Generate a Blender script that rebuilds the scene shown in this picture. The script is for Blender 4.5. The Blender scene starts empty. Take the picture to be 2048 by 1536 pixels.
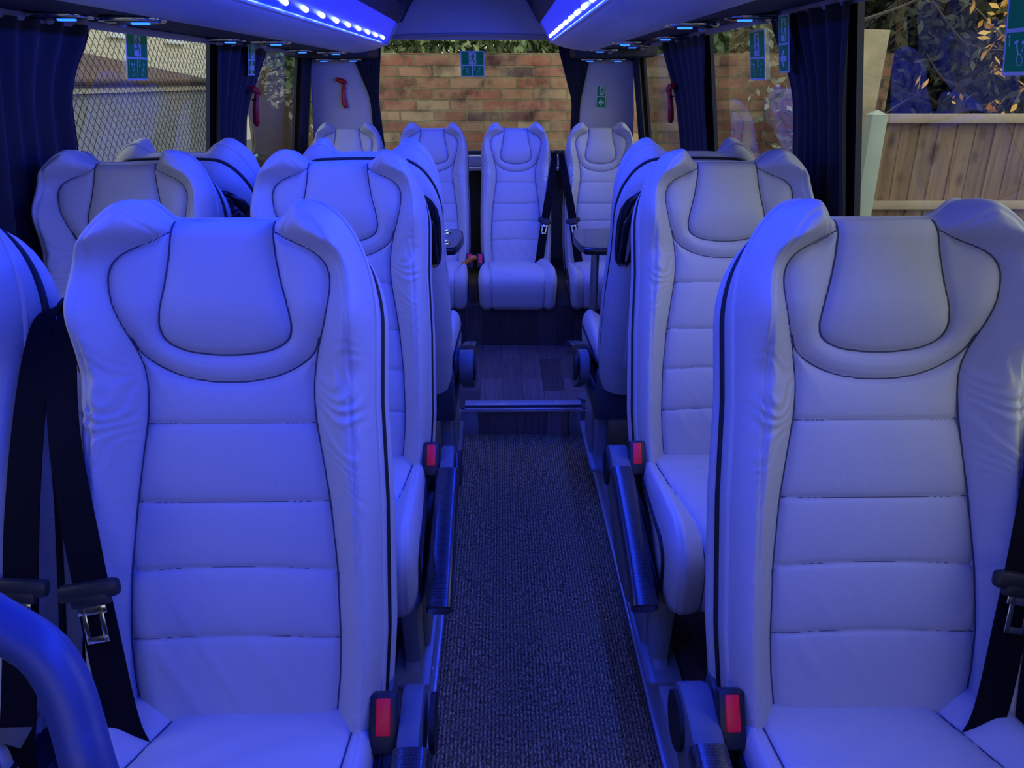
import bpy, bmesh, math, random
import numpy as np
from mathutils import Vector, Matrix
PI = math.pi
col = bpy.context.scene.collection
rng = random.Random(7)
scene = bpy.context.scene

# ------------------------------------------------------------------ materials
def new_mat(name):
    m = bpy.data.materials.new(name); m.use_nodes = True
    nt = m.node_tree; nt.nodes.clear()
    out = nt.nodes.new('ShaderNodeOutputMaterial')
    return m, nt, out
def nd(nt, t, **kw):
    n = nt.nodes.new(t)
    for k, v in kw.items():
        if k in n.inputs: n.inputs[k].default_value = v
        else: setattr(n, k, v)
    return n
def rgba(c): return (c[0], c[1], c[2], 1.0)
def simple(name, c, rough=.5, metal=0, spec=.5, bump=None, coat=0, emit=None, estr=0, var=0, sheen=0):
    m, nt, out = new_mat(name)
    b = nd(nt, 'ShaderNodeBsdfPrincipled', Roughness=rough, Metallic=metal)
    b.inputs['Base Color'].default_value = rgba(c)
    b.inputs['Specular IOR Level'].default_value = spec
    if coat: b.inputs['Coat Weight'].default_value = coat; b.inputs['Coat Roughness'].default_value = .1
    if sheen: b.inputs['Sheen Weight'].default_value = sheen
    if emit: b.inputs['Emission Color'].default_value = rgba(emit); b.inputs['Emission Strength'].default_value = estr
    tc = nd(nt, 'ShaderNodeTexCoord')
    if bump:
        n = nd(nt, 'ShaderNodeTexNoise', Scale=bump[0], Detail=4.0)
        nt.links.new(tc.outputs['Object'], n.inputs['Vector'])
        bp = nd(nt, 'ShaderNodeBump', Strength=bump[1], Distance=bump[2])
        nt.links.new(n.outputs['Fac'], bp.inputs['Height']); nt.links.new(bp.outputs[0], b.inputs['Normal'])
    if var:
        n = nd(nt, 'ShaderNodeTexNoise', Scale=7.0, Detail=5.0)
        nt.links.new(tc.outputs['Object'], n.inputs['Vector'])
        r = nd(nt, 'ShaderNodeMix', data_type='RGBA')
        r.inputs[6].default_value = rgba([x*(1-var) for x in c]); r.inputs[7].default_value = rgba([min(1, x*(1+var)) for x in c])
        nt.links.new(n.outputs['Fac'], r.inputs[0]); nt.links.new(r.outputs[2], b.inputs['Base Color'])
    nt.links.new(b.outputs[0], out.inputs[0])
    return m

def leather_mat(name, c):
    m, nt, out = new_mat(name)
    b = nd(nt, 'ShaderNodeBsdfPrincipled', Roughness=.5)
    b.inputs['Specular IOR Level'].default_value = .35
    tc = nd(nt, 'ShaderNodeTexCoord')
    n1 = nd(nt, 'ShaderNodeTexNoise', Scale=5.0, Detail=3.0)
    n2 = nd(nt, 'ShaderNodeTexVoronoi', Scale=420.0, feature='DISTANCE_TO_EDGE')
    n3 = nd(nt, 'ShaderNodeTexNoise', Scale=38.0, Detail=5.0, Distortion=1.2)
    for n in (n1, n2, n3): nt.links.new(tc.outputs['Object'], n.inputs['Vector'])
    mx = nd(nt, 'ShaderNodeMix', data_type='RGBA')
    mx.inputs[6].default_value = rgba([x*.93 for x in c]); mx.inputs[7].default_value = rgba(c)
    nt.links.new(n1.outputs['Fac'], mx.inputs[0]); nt.links.new(mx.outputs[2], b.inputs['Base Color'])
    b1 = nd(nt, 'ShaderNodeBump', Strength=.12, Distance=.001)
    b2 = nd(nt, 'ShaderNodeBump', Strength=.16, Distance=.004)
    nt.links.new(n2.outputs['Distance'], b1.inputs['Height'])
    nt.links.new(n3.outputs['Fac'], b2.inputs['Height'])
    nt.links.new(b1.outputs[0], b2.inputs['Normal']); nt.links.new(b2.outputs[0], b.inputs['Normal'])
    nt.links.new(b.outputs[0], out.inputs[0])
    return m

def carpet_mat():
    m, nt, out = new_mat('ribbed_carpet')
    b = nd(nt, 'ShaderNodeBsdfPrincipled', Roughness=.95)
    b.inputs['Specular IOR Level'].default_value = .1
    tc = nd(nt, 'ShaderNodeTexCoord')
    mp = nd(nt, 'ShaderNodeMapping'); mp.inputs['Scale'].default_value = (1, .35, 1)
    nt.links.new(tc.outputs['Object'], mp.inputs['Vector'])
    n = nd(nt, 'ShaderNodeTexNoise', Scale=330.0, Detail=2.0)
    nt.links.new(mp.outputs[0], n.inputs['Vector'])
    w = nd(nt, 'ShaderNodeTexWave', Scale=33.0, Distortion=.6, wave_type='BANDS', bands_direction='X')
    w.inputs['Detail'].default_value = 1.0; w.inputs['Detail Scale'].default_value = 20.0
    nt.links.new(tc.outputs['Object'], w.inputs['Vector'])
    rp = nd(nt, 'ShaderNodeValToRGB')
    rp.color_ramp.elements[0].position = .40; rp.color_ramp.elements[0].color = (.22, .13, .055, 1)
    rp.color_ramp.elements[1].position = .68; rp.color_ramp.elements[1].color = (1.0, .72, .30, 1)
    nt.links.new(n.outputs['Fac'], rp.inputs[0])
    mx = nd(nt, 'ShaderNodeMix', data_type='RGBA', blend_type='MULTIPLY'); mx.inputs[0].default_value = .6
    nt.links.new(rp.outputs[0], mx.inputs[6]); nt.links.new(w.outputs['Color'], mx.inputs[7])
    nt.links.new(mx.outputs[2], b.inputs['Base Color'])
    bp = nd(nt, 'ShaderNodeBump', Strength=.6, Distance=.004)
    nt.links.new(w.outputs['Fac'], bp.inputs['Height']); nt.links.new(bp.outputs[0], b.inputs['Normal'])
    nt.links.new(b.outputs[0], out.inputs[0])
    return m

def wood_mat(name, c1, c2, axes='xy', plank=(.10, .75), rough=.45, seamdark=.35):
    """planks running along the second axis"""
    m, nt, out = new_mat(name)
    b = nd(nt, 'ShaderNodeBsdfPrincipled', Roughness=rough)
    tc = nd(nt, 'ShaderNodeTexCoord')
    sp = nd(nt, 'ShaderNodeSeparateXYZ'); nt.links.new(tc.outputs['Object'], sp.inputs[0])
    cb = nd(nt, 'ShaderNodeCombineXYZ')
    ia, ib = 'xyz'.index(axes[0]), 'xyz'.index(axes[1])
    nt.links.new(sp.outputs[ib], cb.inputs[0]); nt.links.new(sp.outputs[ia], cb.inputs[1])
    br = nd(nt, 'ShaderNodeTexBrick', Scale=1.0)
    br.offset = .37; br.inputs['Brick Width'].default_value = plank[1]; br.inputs['Row Height'].default_value = plank[0]
    br.inputs['Mortar Size'].default_value = .0012; br.inputs['Bias'].default_value = 0
    br.inputs['Color1'].default_value = rgba(c1); br.inputs['Color2'].default_value = rgba(c2)
    br.inputs['Mortar'].default_value = rgba([x*seamdark for x in c1])
    nt.links.new(cb.outputs[0], br.inputs['Vector'])
    mp = nd(nt, 'ShaderNodeMapping'); mp.inputs['Scale'].default_value = (3, 60, 20)
    nt.links.new(cb.outputs[0], mp.inputs['Vector'])
    n = nd(nt, 'ShaderNodeTexNoise', Scale=1.5, Detail=6.0, Distortion=.5); nt.links.new(mp.outputs[0], n.inputs['Vector'])
    mx = nd(nt, 'ShaderNodeMix', data_type='RGBA', blend_type='MULTIPLY'); mx.inputs[0].default_value = .75
    rp = nd(nt, 'ShaderNodeValToRGB'); rp.color_ramp.elements[0].color = (.45, .45, .45, 1); rp.color_ramp.elements[0].position = .3
    rp.color_ramp.elements[1].position = .65
    nt.links.new(n.outputs['Fac'], rp.inputs[0])
    nt.links.new(br.outputs['Color'], mx.inputs[6]); nt.links.new(rp.outputs[0], mx.inputs[7])
    nt.links.new(mx.outputs[2], b.inputs['Base Color'])
    nt.links.new(b.outputs[0], out.inputs[0])
    return m

def fence_mat():
    m, nt, out = new_mat('knotty_fence_wood')
    b = nd(nt, 'ShaderNodeBsdfPrincipled', Roughness=.8)
    b.inputs['Specular IOR Level'].default_value = .15
    tc = nd(nt, 'ShaderNodeTexCoord')
    geo = nd(nt, 'ShaderNodeNewGeometry')
    mp = nd(nt, 'ShaderNodeMapping'); mp.inputs['Scale'].default_value = (22, 22, 1.6)
    nt.links.new(tc.outputs['Object'], mp.inputs['Vector'])
    n = nd(nt, 'ShaderNodeTexNoise', Scale=1.0, Detail=5.0, Distortion=.8); nt.links.new(mp.outputs[0], n.inputs['Vector'])
    rp = nd(nt, 'ShaderNodeValToRGB')
    rp.color_ramp.elements[0].position = .3; rp.color_ramp.elements[0].color = (.19, .11, .058, 1)
    rp.color_ramp.elements[1].position = .7; rp.color_ramp.elements[1].color = (.36, .235, .13, 1)
    nt.links.new(n.outputs['Fac'], rp.inputs[0])
    mp2 = nd(nt, 'ShaderNodeMapping'); mp2.inputs['Scale'].default_value = (8, 0, 5)
    nt.links.new(tc.outputs['Object'], mp2.inputs['Vector'])
    v = nd(nt, 'ShaderNodeTexVoronoi', Scale=1.0); nt.links.new(mp2.outputs[0], v.inputs['Vector'])
    r2 = nd(nt, 'ShaderNodeValToRGB')
    r2.color_ramp.elements[0].position = .10; r2.color_ramp.elements[0].color = (.10, .045, .02, 1)
    r2.color_ramp.elements[1].position = .30; r2.color_ramp.elements[1].color = (1, 1, 1, 1)
    nt.links.new(v.outputs['Distance'], r2.inputs[0])
    mx = nd(nt, 'ShaderNodeMix', data_type='RGBA', blend_type='MULTIPLY'); mx.inputs[0].default_value = .6
    nt.links.new(rp.outputs[0], mx.inputs[6]); nt.links.new(r2.outputs[0], mx.inputs[7])
    hs = nd(nt, 'ShaderNodeHueSaturation')
    ma = nd(nt, 'ShaderNodeMath', operation='MULTIPLY_ADD'); ma.inputs[1].default_value = .24; ma.inputs[2].default_value = .84
    nt.links.new(geo.outputs['Random Per Island'], ma.inputs[0]); nt.links.new(ma.outputs[0], hs.inputs['Value'])
    nt.links.new(mx.outputs[2], hs.inputs['Color']); nt.links.new(hs.outputs[0], b.inputs['Base Color'])
    nt.links.new(b.outputs[0], out.inputs[0])
    return m

def brick_mat(name, c1, c2, mortar, w=.225, h=.0755, mort=.006, axes='xz', dark=1.0):
    m, nt, out = new_mat(name)
    b = nd(nt, 'ShaderNodeBsdfPrincipled', Roughness=.9)
    b.inputs['Specular IOR Level'].default_value = .15
    tc = nd(nt, 'ShaderNodeTexCoord')
    sp = nd(nt, 'ShaderNodeSeparateXYZ'); nt.links.new(tc.outputs['Object'], sp.inputs[0])
    cb = nd(nt, 'ShaderNodeCombineXYZ')
    nt.links.new(sp.outputs['xyz'.index(axes[0])], cb.inputs[0]); nt.links.new(sp.outputs['xyz'.index(axes[1])], cb.inputs[1])
    ns = nd(nt, 'ShaderNodeTexNoise', Scale=9.0, Detail=3.0); nt.links.new(cb.outputs[0], ns.inputs['Vector'])
    sub = nd(nt, 'ShaderNodeVectorMath', operation='SUBTRACT'); sub.inputs[1].default_value = (.5, .5, .5)
    nt.links.new(ns.outputs['Color'], sub.inputs[0])
    sc = nd(nt, 'ShaderNodeVectorMath', operation='SCALE'); sc.inputs['Scale'].default_value = .02
    nt.links.new(sub.outputs[0], sc.inputs[0])
    ad = nd(nt, 'ShaderNodeVectorMath', operation='ADD'); nt.links.new(cb.outputs[0], ad.inputs[0]); nt.links.new(sc.outputs[0], ad.inputs[1])
    br = nd(nt, 'ShaderNodeTexBrick', Scale=1.0); br.offset = .5
    br.inputs['Brick Width'].default_value = w; br.inputs['Row Height'].default_value = h
    br.inputs['Mortar Size'].default_value = mort; br.inputs['Mortar Smooth'].default_value = .25
    br.inputs['Color1'].default_value = (0, 0, 0, 1); br.inputs['Color2'].default_value = (1, 1, 1, 1); br.inputs['Mortar'].default_value = (.5, .5, .5, 1)
    nt.links.new(ad.outputs[0], br.inputs['Vector'])
    rb = nd(nt, 'ShaderNodeValToRGB'); cr = rb.color_ramp; cr.interpolation = 'LINEAR'
    cols = [(.10, .07, .06), c1, (.22, .10, .06), (.34, .19, .10), c2, (.36, .16, .10), (.40, .30, .16), (.27, .11, .07)]
    cr.elements[0].color = rgba(cols[0]); cr.elements[1].color = rgba(cols[-1]); 
    for q_, c_ in enumerate(cols[1:-1]): e_ = cr.elements.new((q_+1)/7); e_.color = rgba(c_)
    nt.links.new(br.outputs['Color'], rb.inputs[0])
    bm_ = nd(nt, 'ShaderNodeMix', data_type='RGBA'); bm_.inputs[7].default_value = rgba(mortar)
    nt.links.new(br.outputs['Fac'], bm_.inputs[0]); nt.links.new(rb.outputs[0], bm_.inputs[6])
    # weathered patches: pale lime and dark soot
    n2 = nd(nt, 'ShaderNodeTexNoise', Scale=5.5, Detail=6.0, Roughness=.65); nt.links.new(cb.outputs[0], n2.inputs['Vector'])
    rp = nd(nt, 'ShaderNodeValToRGB'); e = rp.color_ramp
    e.elements[0].position = .34; e.elements[0].color = (.42, .42, .45, 1)
    e.elements[1].position = .72; e.elements[1].color = (1.3, 1.35, 1.15, 1)
    el = e.elements.new(.5); el.color = (1, 1, 1, 1)
    nt.links.new(n2.outputs['Fac'], rp.inputs[0])
    mx = nd(nt, 'ShaderNodeMix', data_type='RGBA', blend_type='MULTIPLY'); mx.inputs[0].default_value = 1
    nt.links.new(bm_.outputs[2], mx.inputs[6]); nt.links.new(rp.outputs[0], mx.inputs[7])
    n3 = nd(nt, 'ShaderNodeTexNoise', Scale=3.2, Detail=7.0, Roughness=.7); nt.links.new(cb.outputs[0], n3.inputs['Vector'])
    r3 = nd(nt, 'ShaderNodeValToRGB'); r3.color_ramp.elements[0].position = .50; r3.color_ramp.elements[1].position = .64
    nt.links.new(n3.outputs['Fac'], r3.inputs[0])
    m3 = nd(nt, 'ShaderNodeMath', operation='MULTIPLY'); m3.inputs[1].default_value = .62; nt.links.new(r3.outputs[0], m3.inputs[0])
    mx2 = nd(nt, 'ShaderNodeMix', data_type='RGBA'); mx2.inputs[7].default_value = rgba([x*1.9 for x in mortar])
    nt.links.new(m3.outputs[0], mx2.inputs[0]); nt.links.new(mx.outputs[2], mx2.inputs[6])
    nt.links.new(mx2.outputs[2], b.inputs['Base Color'])
    bp = nd(nt, 'ShaderNodeBump', Strength=.8, Distance=.012, invert=True)
    nt.links.new(br.outputs['Fac'], bp.inputs['Height']); nt.links.new(bp.outputs[0], b.inputs['Normal'])
    nt.links.new(b.outputs[0], out.inputs[0])
    return m

def leaf_mat(name, c1, c2):
    m, nt, out = new_mat(name)
    b = nd(nt, 'ShaderNodeBsdfPrincipled', Roughness=.6)
    b.inputs['Specular IOR Level'].default_value = .3
    g = nd(nt, 'ShaderNodeNewGeometry')
    mx = nd(nt, 'ShaderNodeMix', data_type='RGBA'); mx.inputs[6].default_value = rgba(c1); mx.inputs[7].default_value = rgba(c2)
    nt.links.new(g.outputs['Random Per Island'], mx.inputs[0]); nt.links.new(mx.outputs[2], b.inputs['Base Color'])
    nt.links.new(b.outputs[0], out.inputs[0])
    return m

def glass_mat(name, tint, gain):
    m, nt, out = new_mat(name)
    t = nd(nt, 'ShaderNodeBsdfTransparent'); t.inputs[0].default_value = rgba(tint)
    g = nd(nt, 'ShaderNodeBsdfGlossy', Roughness=.0); g.inputs[0].default_value = (.95, .95, 1, 1)
    f = nd(nt, 'ShaderNodeLayerWeight', Blend=.5)
    p5 = nd(nt, 'ShaderNodeMath', operation='POWER'); p5.inputs[1].default_value = 5.0
    nt.links.new(f.outputs['Facing'], p5.inputs[0])
    k = nd(nt, 'ShaderNodeMath', operation='MULTIPLY_ADD', use_clamp=True); k.inputs[1].default_value = .9; k.inputs[2].default_value = .04*gain
    nt.links.new(p5.outputs[0], k.inputs[0])
    mx = nd(nt, 'ShaderNodeMixShader'); nt.links.new(k.outputs[0], mx.inputs[0])
    nt.links.new(t.outputs[0], mx.inputs[1]); nt.links.new(g.outputs[0], mx.inputs[2])
    nt.links.new(mx.outputs[0], out.inputs[0])
    return m

def carbon_mat():
    m, nt, out = new_mat('carbon_weave')
    b = nd(nt, 'ShaderNodeBsdfPrincipled', Roughness=.3)
    b.inputs['Coat Weight'].default_value = .5; b.inputs['Coat Roughness'].default_value = .22
    tc = nd(nt, 'ShaderNodeTexCoord')
    mp = nd(nt, 'ShaderNodeMapping'); mp.inputs['Rotation'].default_value = (0, 0, PI/4)
    nt.links.new(tc.outputs['Object'], mp.inputs['Vector'])
    ch = nd(nt, 'ShaderNodeTexChecker', Scale=380.0)
    ch.inputs['Color1'].default_value = (.004, .004, .005, 1); ch.inputs['Color2'].default_value = (.05, .05, .058, 1)
    nt.links.new(mp.outputs[0], ch.inputs['Vector']); nt.links.new(ch.outputs['Color'], b.inputs['Base Color'])
    nt.links.new(b.outputs[0], out.inputs[0])
    return m

M = {}
M['leather'] = leather_mat('cream_leather', (.57, .55, .53))
M['leather_side'] = leather_mat('cream_leather_side', (.56, .545, .53))
M['seam'] = simple('seam_thread', (.07, .07, .10), .8)
M['piping'] = simple('black_piping', (.008, .008, .010), .6)
M['plastic'] = simple('grey_blue_plastic', (.115, .135, .16), .5, bump=(300, .1, .001))
M['plastic_dark'] = simple('dark_plastic', (.016, .017, .022), .42, bump=(260, .1, .001))
M['plastic_gloss'] = simple('gloss_dark_plastic', (.012, .012, .016), .22)
M['disc'] = simple('hub_disc_plastic', (.01, .01, .012), .6)
M['frame'] = simple('seat_frame_metal', (.06, .07, .085), .5)
M['pedestal'] = simple('pedestal_plastic', (.26, .28, .30), .35)
M['alu'] = simple('aluminium', (.62, .63, .65), .36, .45, bump=(60, .05, .001))
M['chrome'] = simple('chrome', (.75, .76, .78), .15, 1.0)
M['belt'] = simple('belt_webbing', (.006, .006, .009), .85, spec=.1, bump=(500, .3, .001))
M['red'] = simple('red_plastic_glow', (.95, .012, .035), .4, emit=(1, .0, .03), estr=.06)  # unlit button plastic given a faint glow to keep its red bright
M['red_hammer'] = simple('hammer_red', (.55, .01, .02), .35)
M['orange'] = simple('orange_plastic', (.75, .22, .02), .5)
M['carbon'] = carbon_mat()
M['carpet'] = carpet_mat()
M['floor_wood'] = wood_mat('dark_plank_floor', (.085, .060, .050), (.24, .175, .145), 'xy', (.095, .42))
M['riser_wood'] = wood_mat('front_lit_plank_riser', (.17, .125, .11), (.36, .27, .24), 'xz', (.095, .42))  # plank tones lightened to stand for front light on the riser
M['bench_wood'] = wood_mat('dark_plank_bench', (.05, .035, .032), (.105, .08, .07), 'xz', (.095, .42))
M['curtain'] = simple('navy_curtain', (.012, .013, .024), .85, bump=(400, .2, .001), sheen=.15)
M['trim_dark'] = simple('dark_trim', (.012, .013, .018), .5)
M['panel'] = simple('pale_wall_fabric', (.62, .58, .60), .85, bump=(250, .25, .001))
M['wall'] = simple('dark_wall_panel', (.05, .052, .06), .7)
M['ceiling'] = simple('dark_ceiling_fabric', (.045, .045, .055), .85)
M['rack'] = simple('rack_fabric', (.038, .038, .048), .7, bump=(220, .2, .001))
M['fascia'] = simple('rack_fascia', (.72, .70, .72), .45)
M['rail'] = simple('pale_rail', (.38, .38, .42), .4)
M['led_body'] = simple('led_channel', (.05, .06, .22), .35, emit=(.0, .02, 1.0), estr=.75)
M['led'] = simple('led_lamp', (.8, .9, 1), .3, emit=(.45, .68, 1.0), estr=26)
M['lens'] = simple('reading_light_lens', (.2, .5, .9), .3, emit=(.02, .16, 1.0), estr=2.6)
M['green'] = simple('sign_green_glow', (.0, .22, .06), .5, spec=.2, emit=(0, .55, .32), estr=.03)  # slight emission added to brighten the green under the blue light
M['white'] = simple('sign_white', (.72, .74, .76), .45)
M['table'] = simple('table_laminate', (.075, .08, .09), .22, coat=.5)
M['table_edge'] = simple('table_edge', (.008, .008, .01), .25)
M['steel'] = simple('steel_tube', (.32, .34, .37), .35, .7)
M['rail_blue'] = simple('grab_rail_paint', (.07, .09, .16), .42)
M['tag'] = simple('grey_label', (.07, .075, .08), .7)
M['brick'] = brick_mat('old_brick', (.33, .13, .075), (.26, .125, .075), (.21, .165, .085), w=.245, mort=.0075)  # mortar colour darkened to carry the shade of deep joints
M['fence'] = fence_mat()
M['fence_rail'] = simple('fence_rail_wood', (.48, .36, .20), .8, var=.35)
M['concrete'] = simple('pale_concrete', (.42, .46, .33), .9, var=.15)
M['osb'] = simple('chipboard', (.48, .38, .20), .9, bump=(40, .5, .01), var=.5)
M['ground'] = simple('tarmac', (.06, .06, .06), .95, var=.3)
M['chain'] = simple('chain_link_wire', (.012, .012, .012), .6)
M['render'] = simple('grey_render', (.34, .335, .32), .9, var=.2)
M['cream_wall'] = simple('cream_render', (.78, .71, .48), .9, var=.06)
M['roof_tile'] = simple('red_brown_tile', (.105, .058, .055), .9, bump=(18, .8, .03), var=.3)
M['fascia_cream'] = simple('cream_fascia', (.62, .55, .36), .8)
M['window_dark'] = simple('dark_pane', (.10, .12, .13), .2)
M['white_frame'] = simple('white_frame', (.75, .77, .72), .5)
M['timber_dark'] = simple('dark_timber', (.10, .065, .04), .9, var=.4)
M['leaf_dark'] = leaf_mat('dark_leaves', (.025, .035, .014), (.13, .13, .055))
M['leaf_green'] = leaf_mat('green_leaves', (.06, .10, .03), (.26, .32, .12))
M['leaf_autumn'] = leaf_mat('autumn_leaves', (.80, .34, .04), (.75, .52, .12))
M['leaf_pale'] = leaf_mat('pale_leaves', (.22, .22, .12), (.48, .46, .32))
M['bark'] = simple('bark', (.16, .13, .10), .9)
M['hose'] = simple('teal_hose', (.10, .42, .40), .5)
M['glass_side'] = glass_mat('tinted_side_glass', (.55, .58, .60), 2.0)
M['glass_front'] = glass_mat('daylight_filter_windscreen', (.40, .40, .375), 1.0)  # unseen pane, tint chosen to dim daylight from the front
M['glass_rear'] = glass_mat('rear_glass', (.95, .96, .96), .015)

# ------------------------------------------------------------------ helpers
def mesh(name, verts, faces, mat, smooth=True, autosm=None):
    me = bpy.data.meshes.new(name)
    me.from_pydata([tuple(v) for v in verts], [], [tuple(f) for f in faces])
    me.validate(); me.update()
    if mat: me.materials.append(mat)
    if smooth:
        me.polygons.foreach_set('use_smooth', [True]*len(me.polygons))
        if autosm: me.set_sharp_from_angle(angle=math.radians(autosm))
    return me
def add(name, me, parent=None, loc=(0, 0, 0), label=None):
    o = bpy.data.objects.new(name, me); col.objects.link(o)
    o.location = loc
    if parent: o.parent = parent
    if label: o['label'] = label
    return o
def tag(o, label, cat, group=None, kind=None):
    o['label'] = label; o['category'] = cat
    if group: o['group'] = group
    if kind: o['kind'] = kind
    return o
def empty(name, loc=(0, 0, 0), rz=0):
    o = bpy.data.objects.new(name, None); col.objects.link(o)
    o.empty_display_size = .1; o.location = loc; o.rotation_euler = (0, 0, rz)
    return o

class MB:
    """collects shapes into one mesh"""
    def __init__(s): s.v = []; s.f = []
    def raw(s, verts, faces):
        b = len(s.v); s.v += [tuple(v) for v in verts]; s.f += [tuple(i+b for i in f) for f in faces]; return s
    def box(s, c, d, bev=0, rot=None, seg=2):
        bm = bmesh.new(); bmesh.ops.create_cube(bm, size=1)
        for v in bm.verts: v.co = Vector((v.co.x*d[0], v.co.y*d[1], v.co.z*d[2]))
        if bev: bmesh.ops.bevel(bm, geom=bm.edges[:], offset=bev, segments=seg, profile=.5, affect='EDGES')
        mt = Matrix.Translation(c) @ (rot.to_4x4() if rot else Matrix.Identity(4))
        bm.verts.ensure_lookup_table()
        s.raw([mt @ v.co for v in bm.verts], [[v.index for v in f.verts] for f in bm.faces]); bm.free(); return s
    def tube(s, pts, r, seg=8, closed=False, caps=True):
        pts = [Vector(p) for p in pts]; n = len(pts)
        rs = r if hasattr(r, '__len__') else [r]*n
        vs, fs = [], []; up = None
        for i, p in enumerate(pts):
            a = pts[(i-1) % n] if (closed or i > 0) else p
            b = pts[(i+1) % n] if (closed or i < n-1) else p
            t = (b-a).normalized()
            if up is None:
                up = Vector((0, 0, 1)) if abs(t.z) < .9 else Vector((0, 1, 0))
            x = t.cross(up); x = x.normalized() if x.length > 1e-6 else t.orthogonal().normalized()
            up = x.cross(t).normalized()
            for k in range(seg):
                an = 2*PI*k/seg; vs.append(p + (x*math.cos(an)+up*math.sin(an))*rs[i])
        m = n if closed else n-1
        for i in range(m):
            j = (i+1) % n
            for k in range(seg):
                k2 = (k+1) % seg; fs.append((i*seg+k, i*seg+k2, j*seg+k2, j*seg+k))
        if caps and not closed:
            fs.append(tuple(range(seg))[::-1]); fs.append(tuple((n-1)*seg+k for k in range(seg)))
        return s.raw(vs, fs)
    def prism(s, poly, axis, a, b, bev=0):
        """extrude a 2D outline along axis ('x': poly=(y,z) 'y': (x,z) 'z': (x,y)) from a to b"""
        def P(q, w):
            return {'x': (w, q[0], q[1]), 'y': (q[0], w, q[1]), 'z': (q[0], q[1], w)}[axis]
        bm = bmesh.new()
        va = [bm.verts.new(P(q, a)) for q in poly]; vb = [bm.verts.new(P(q, b)) for q in poly]
        n = len(poly)
        fa = bm.faces.new(va[::-1]); fb = bm.faces.new(vb)
        for i in range(n): bm.faces.new((va[i], va[(i+1) % n], vb[(i+1) % n], vb[i]))
        bmesh.ops.recalc_face_normals(bm, faces=bm.faces)
        if bev:
            es = list(set(fa.edges) | set(fb.edges))
            bmesh.ops.bevel(bm, geom=es, offset=bev, segments=2, profile=.5, affect='EDGES')
        bm.verts.index_update()
        s.raw([v.co for v in bm.verts], [[v.index for v in f.verts] for f in bm.faces]); bm.free(); return s
    def grid(s, P, flip=False):
        n, m = P.shape[:2]; idx = np.arange(n*m).reshape(n, m)
        q = np.stack([idx[:-1, :-1], idx[:-1, 1:], idx[1:, 1:], idx[1:, :-1]], -1).reshape(-1, 4)
        if flip: q = q[:, ::-1]
        return s.raw(P.reshape(-1, 3).tolist(), q.tolist())
    def disc(s, c, r, axis, seg=24, h=.004):
        pts = [(r*math.cos(2*PI*k/seg), r*math.sin(2*PI*k/seg)) for k in range(seg)]
        if axis == 'z': return s.prism([(c[0]+p[0], c[1]+p[1]) for p in pts], 'z', c[2]-h, c[2]+h)
        if axis == 'x': return s.prism([(c[1]+p[0], c[2]+p[1]) for p in pts], 'x', c[0]-h, c[0]+h)
        return s.prism([(c[0]+p[0], c[2]+p[1]) for p in pts], 'y', c[1]-h, c[1]+h)
    def sphere(s, c, d, seg=10):
        bm = bmesh.new(); bmesh.ops.create_uvsphere(bm, u_segments=seg, v_segments=max(6, seg//2+1), radius=1)
        bm.verts.ensure_lookup_table()
        s.raw([(c[0]+v.co.x*d[0], c[1]+v.co.y*d[1], c[2]+v.co.z*d[2]) for v in bm.verts], [[v.index for v in f.verts] for f in bm.faces])
        bm.free(); return s
    def me(s, name, mat, smooth=True, sharp=40): return mesh(name, s.v, s.f, mat, smooth, sharp)
    def build(s, name, mat, parent=None, loc=(0, 0, 0), label=None, smooth=True, sharp=40):
        return add(name, s.me(name, mat, smooth, sharp), parent, loc, label)

def sstep(a, b, x):
    t = np.clip((x-a)/(b-a), 0, 1); return t*t*(3-2*t)
def catmull(pts, n=12, closed=False):
    p = [np.array(q, float) for q in pts]; L = len(p); out = []
    R = range(L) if closed else range(L-1)
    for i in R:
        if closed: a, b, c, d = p[(i-1) % L], p[i], p[(i+1) % L], p[(i+2) % L]
        else: a, b, c, d = p[max(i-1, 0)], p[i], p[i+1], p[min(i+2, L-1)]
        for k in range(n):
            t = k/n
            out.append(.5*((2*b)+(c-a)*t+(2*a-5*b+4*c-d)*t*t+(3*b-a-3*c+d)*t**3))
    if not closed: out.append(p[-1])
    return np.array(out)
def dist_poly(X, U, poly, closed=False):
    """distance from points to a polyline"""
    P = poly if not closed else np.vstack([poly, poly[:1]])
    best = np.full(X.shape, 9.)
    for a, b in zip(P[:-1], P[1:]):
        d = b-a; L = d@d
        if L < 1e-12: continue
        t = np.clip(((X-a[0])*d[0]+(U-a[1])*d[1])/L, 0, 1)
        best = np.minimum(best, (X-a[0]-t*d[0])**2+(U-a[1]-t*d[1])**2)
    return np.sqrt(best)
def in_poly(X, U, P):
    r = np.zeros(X.shape, bool); n = len(P)
    for i in range(n):
        x1, y1 = P[i]; x2, y2 = P[(i+1) % n]
        if y1 == y2: continue
        c = ((y1 > U) != (y2 > U)) & (X < (x2-x1)*(U-y1)/(y2-y1)+x1)
        r ^= c
    return r

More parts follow.
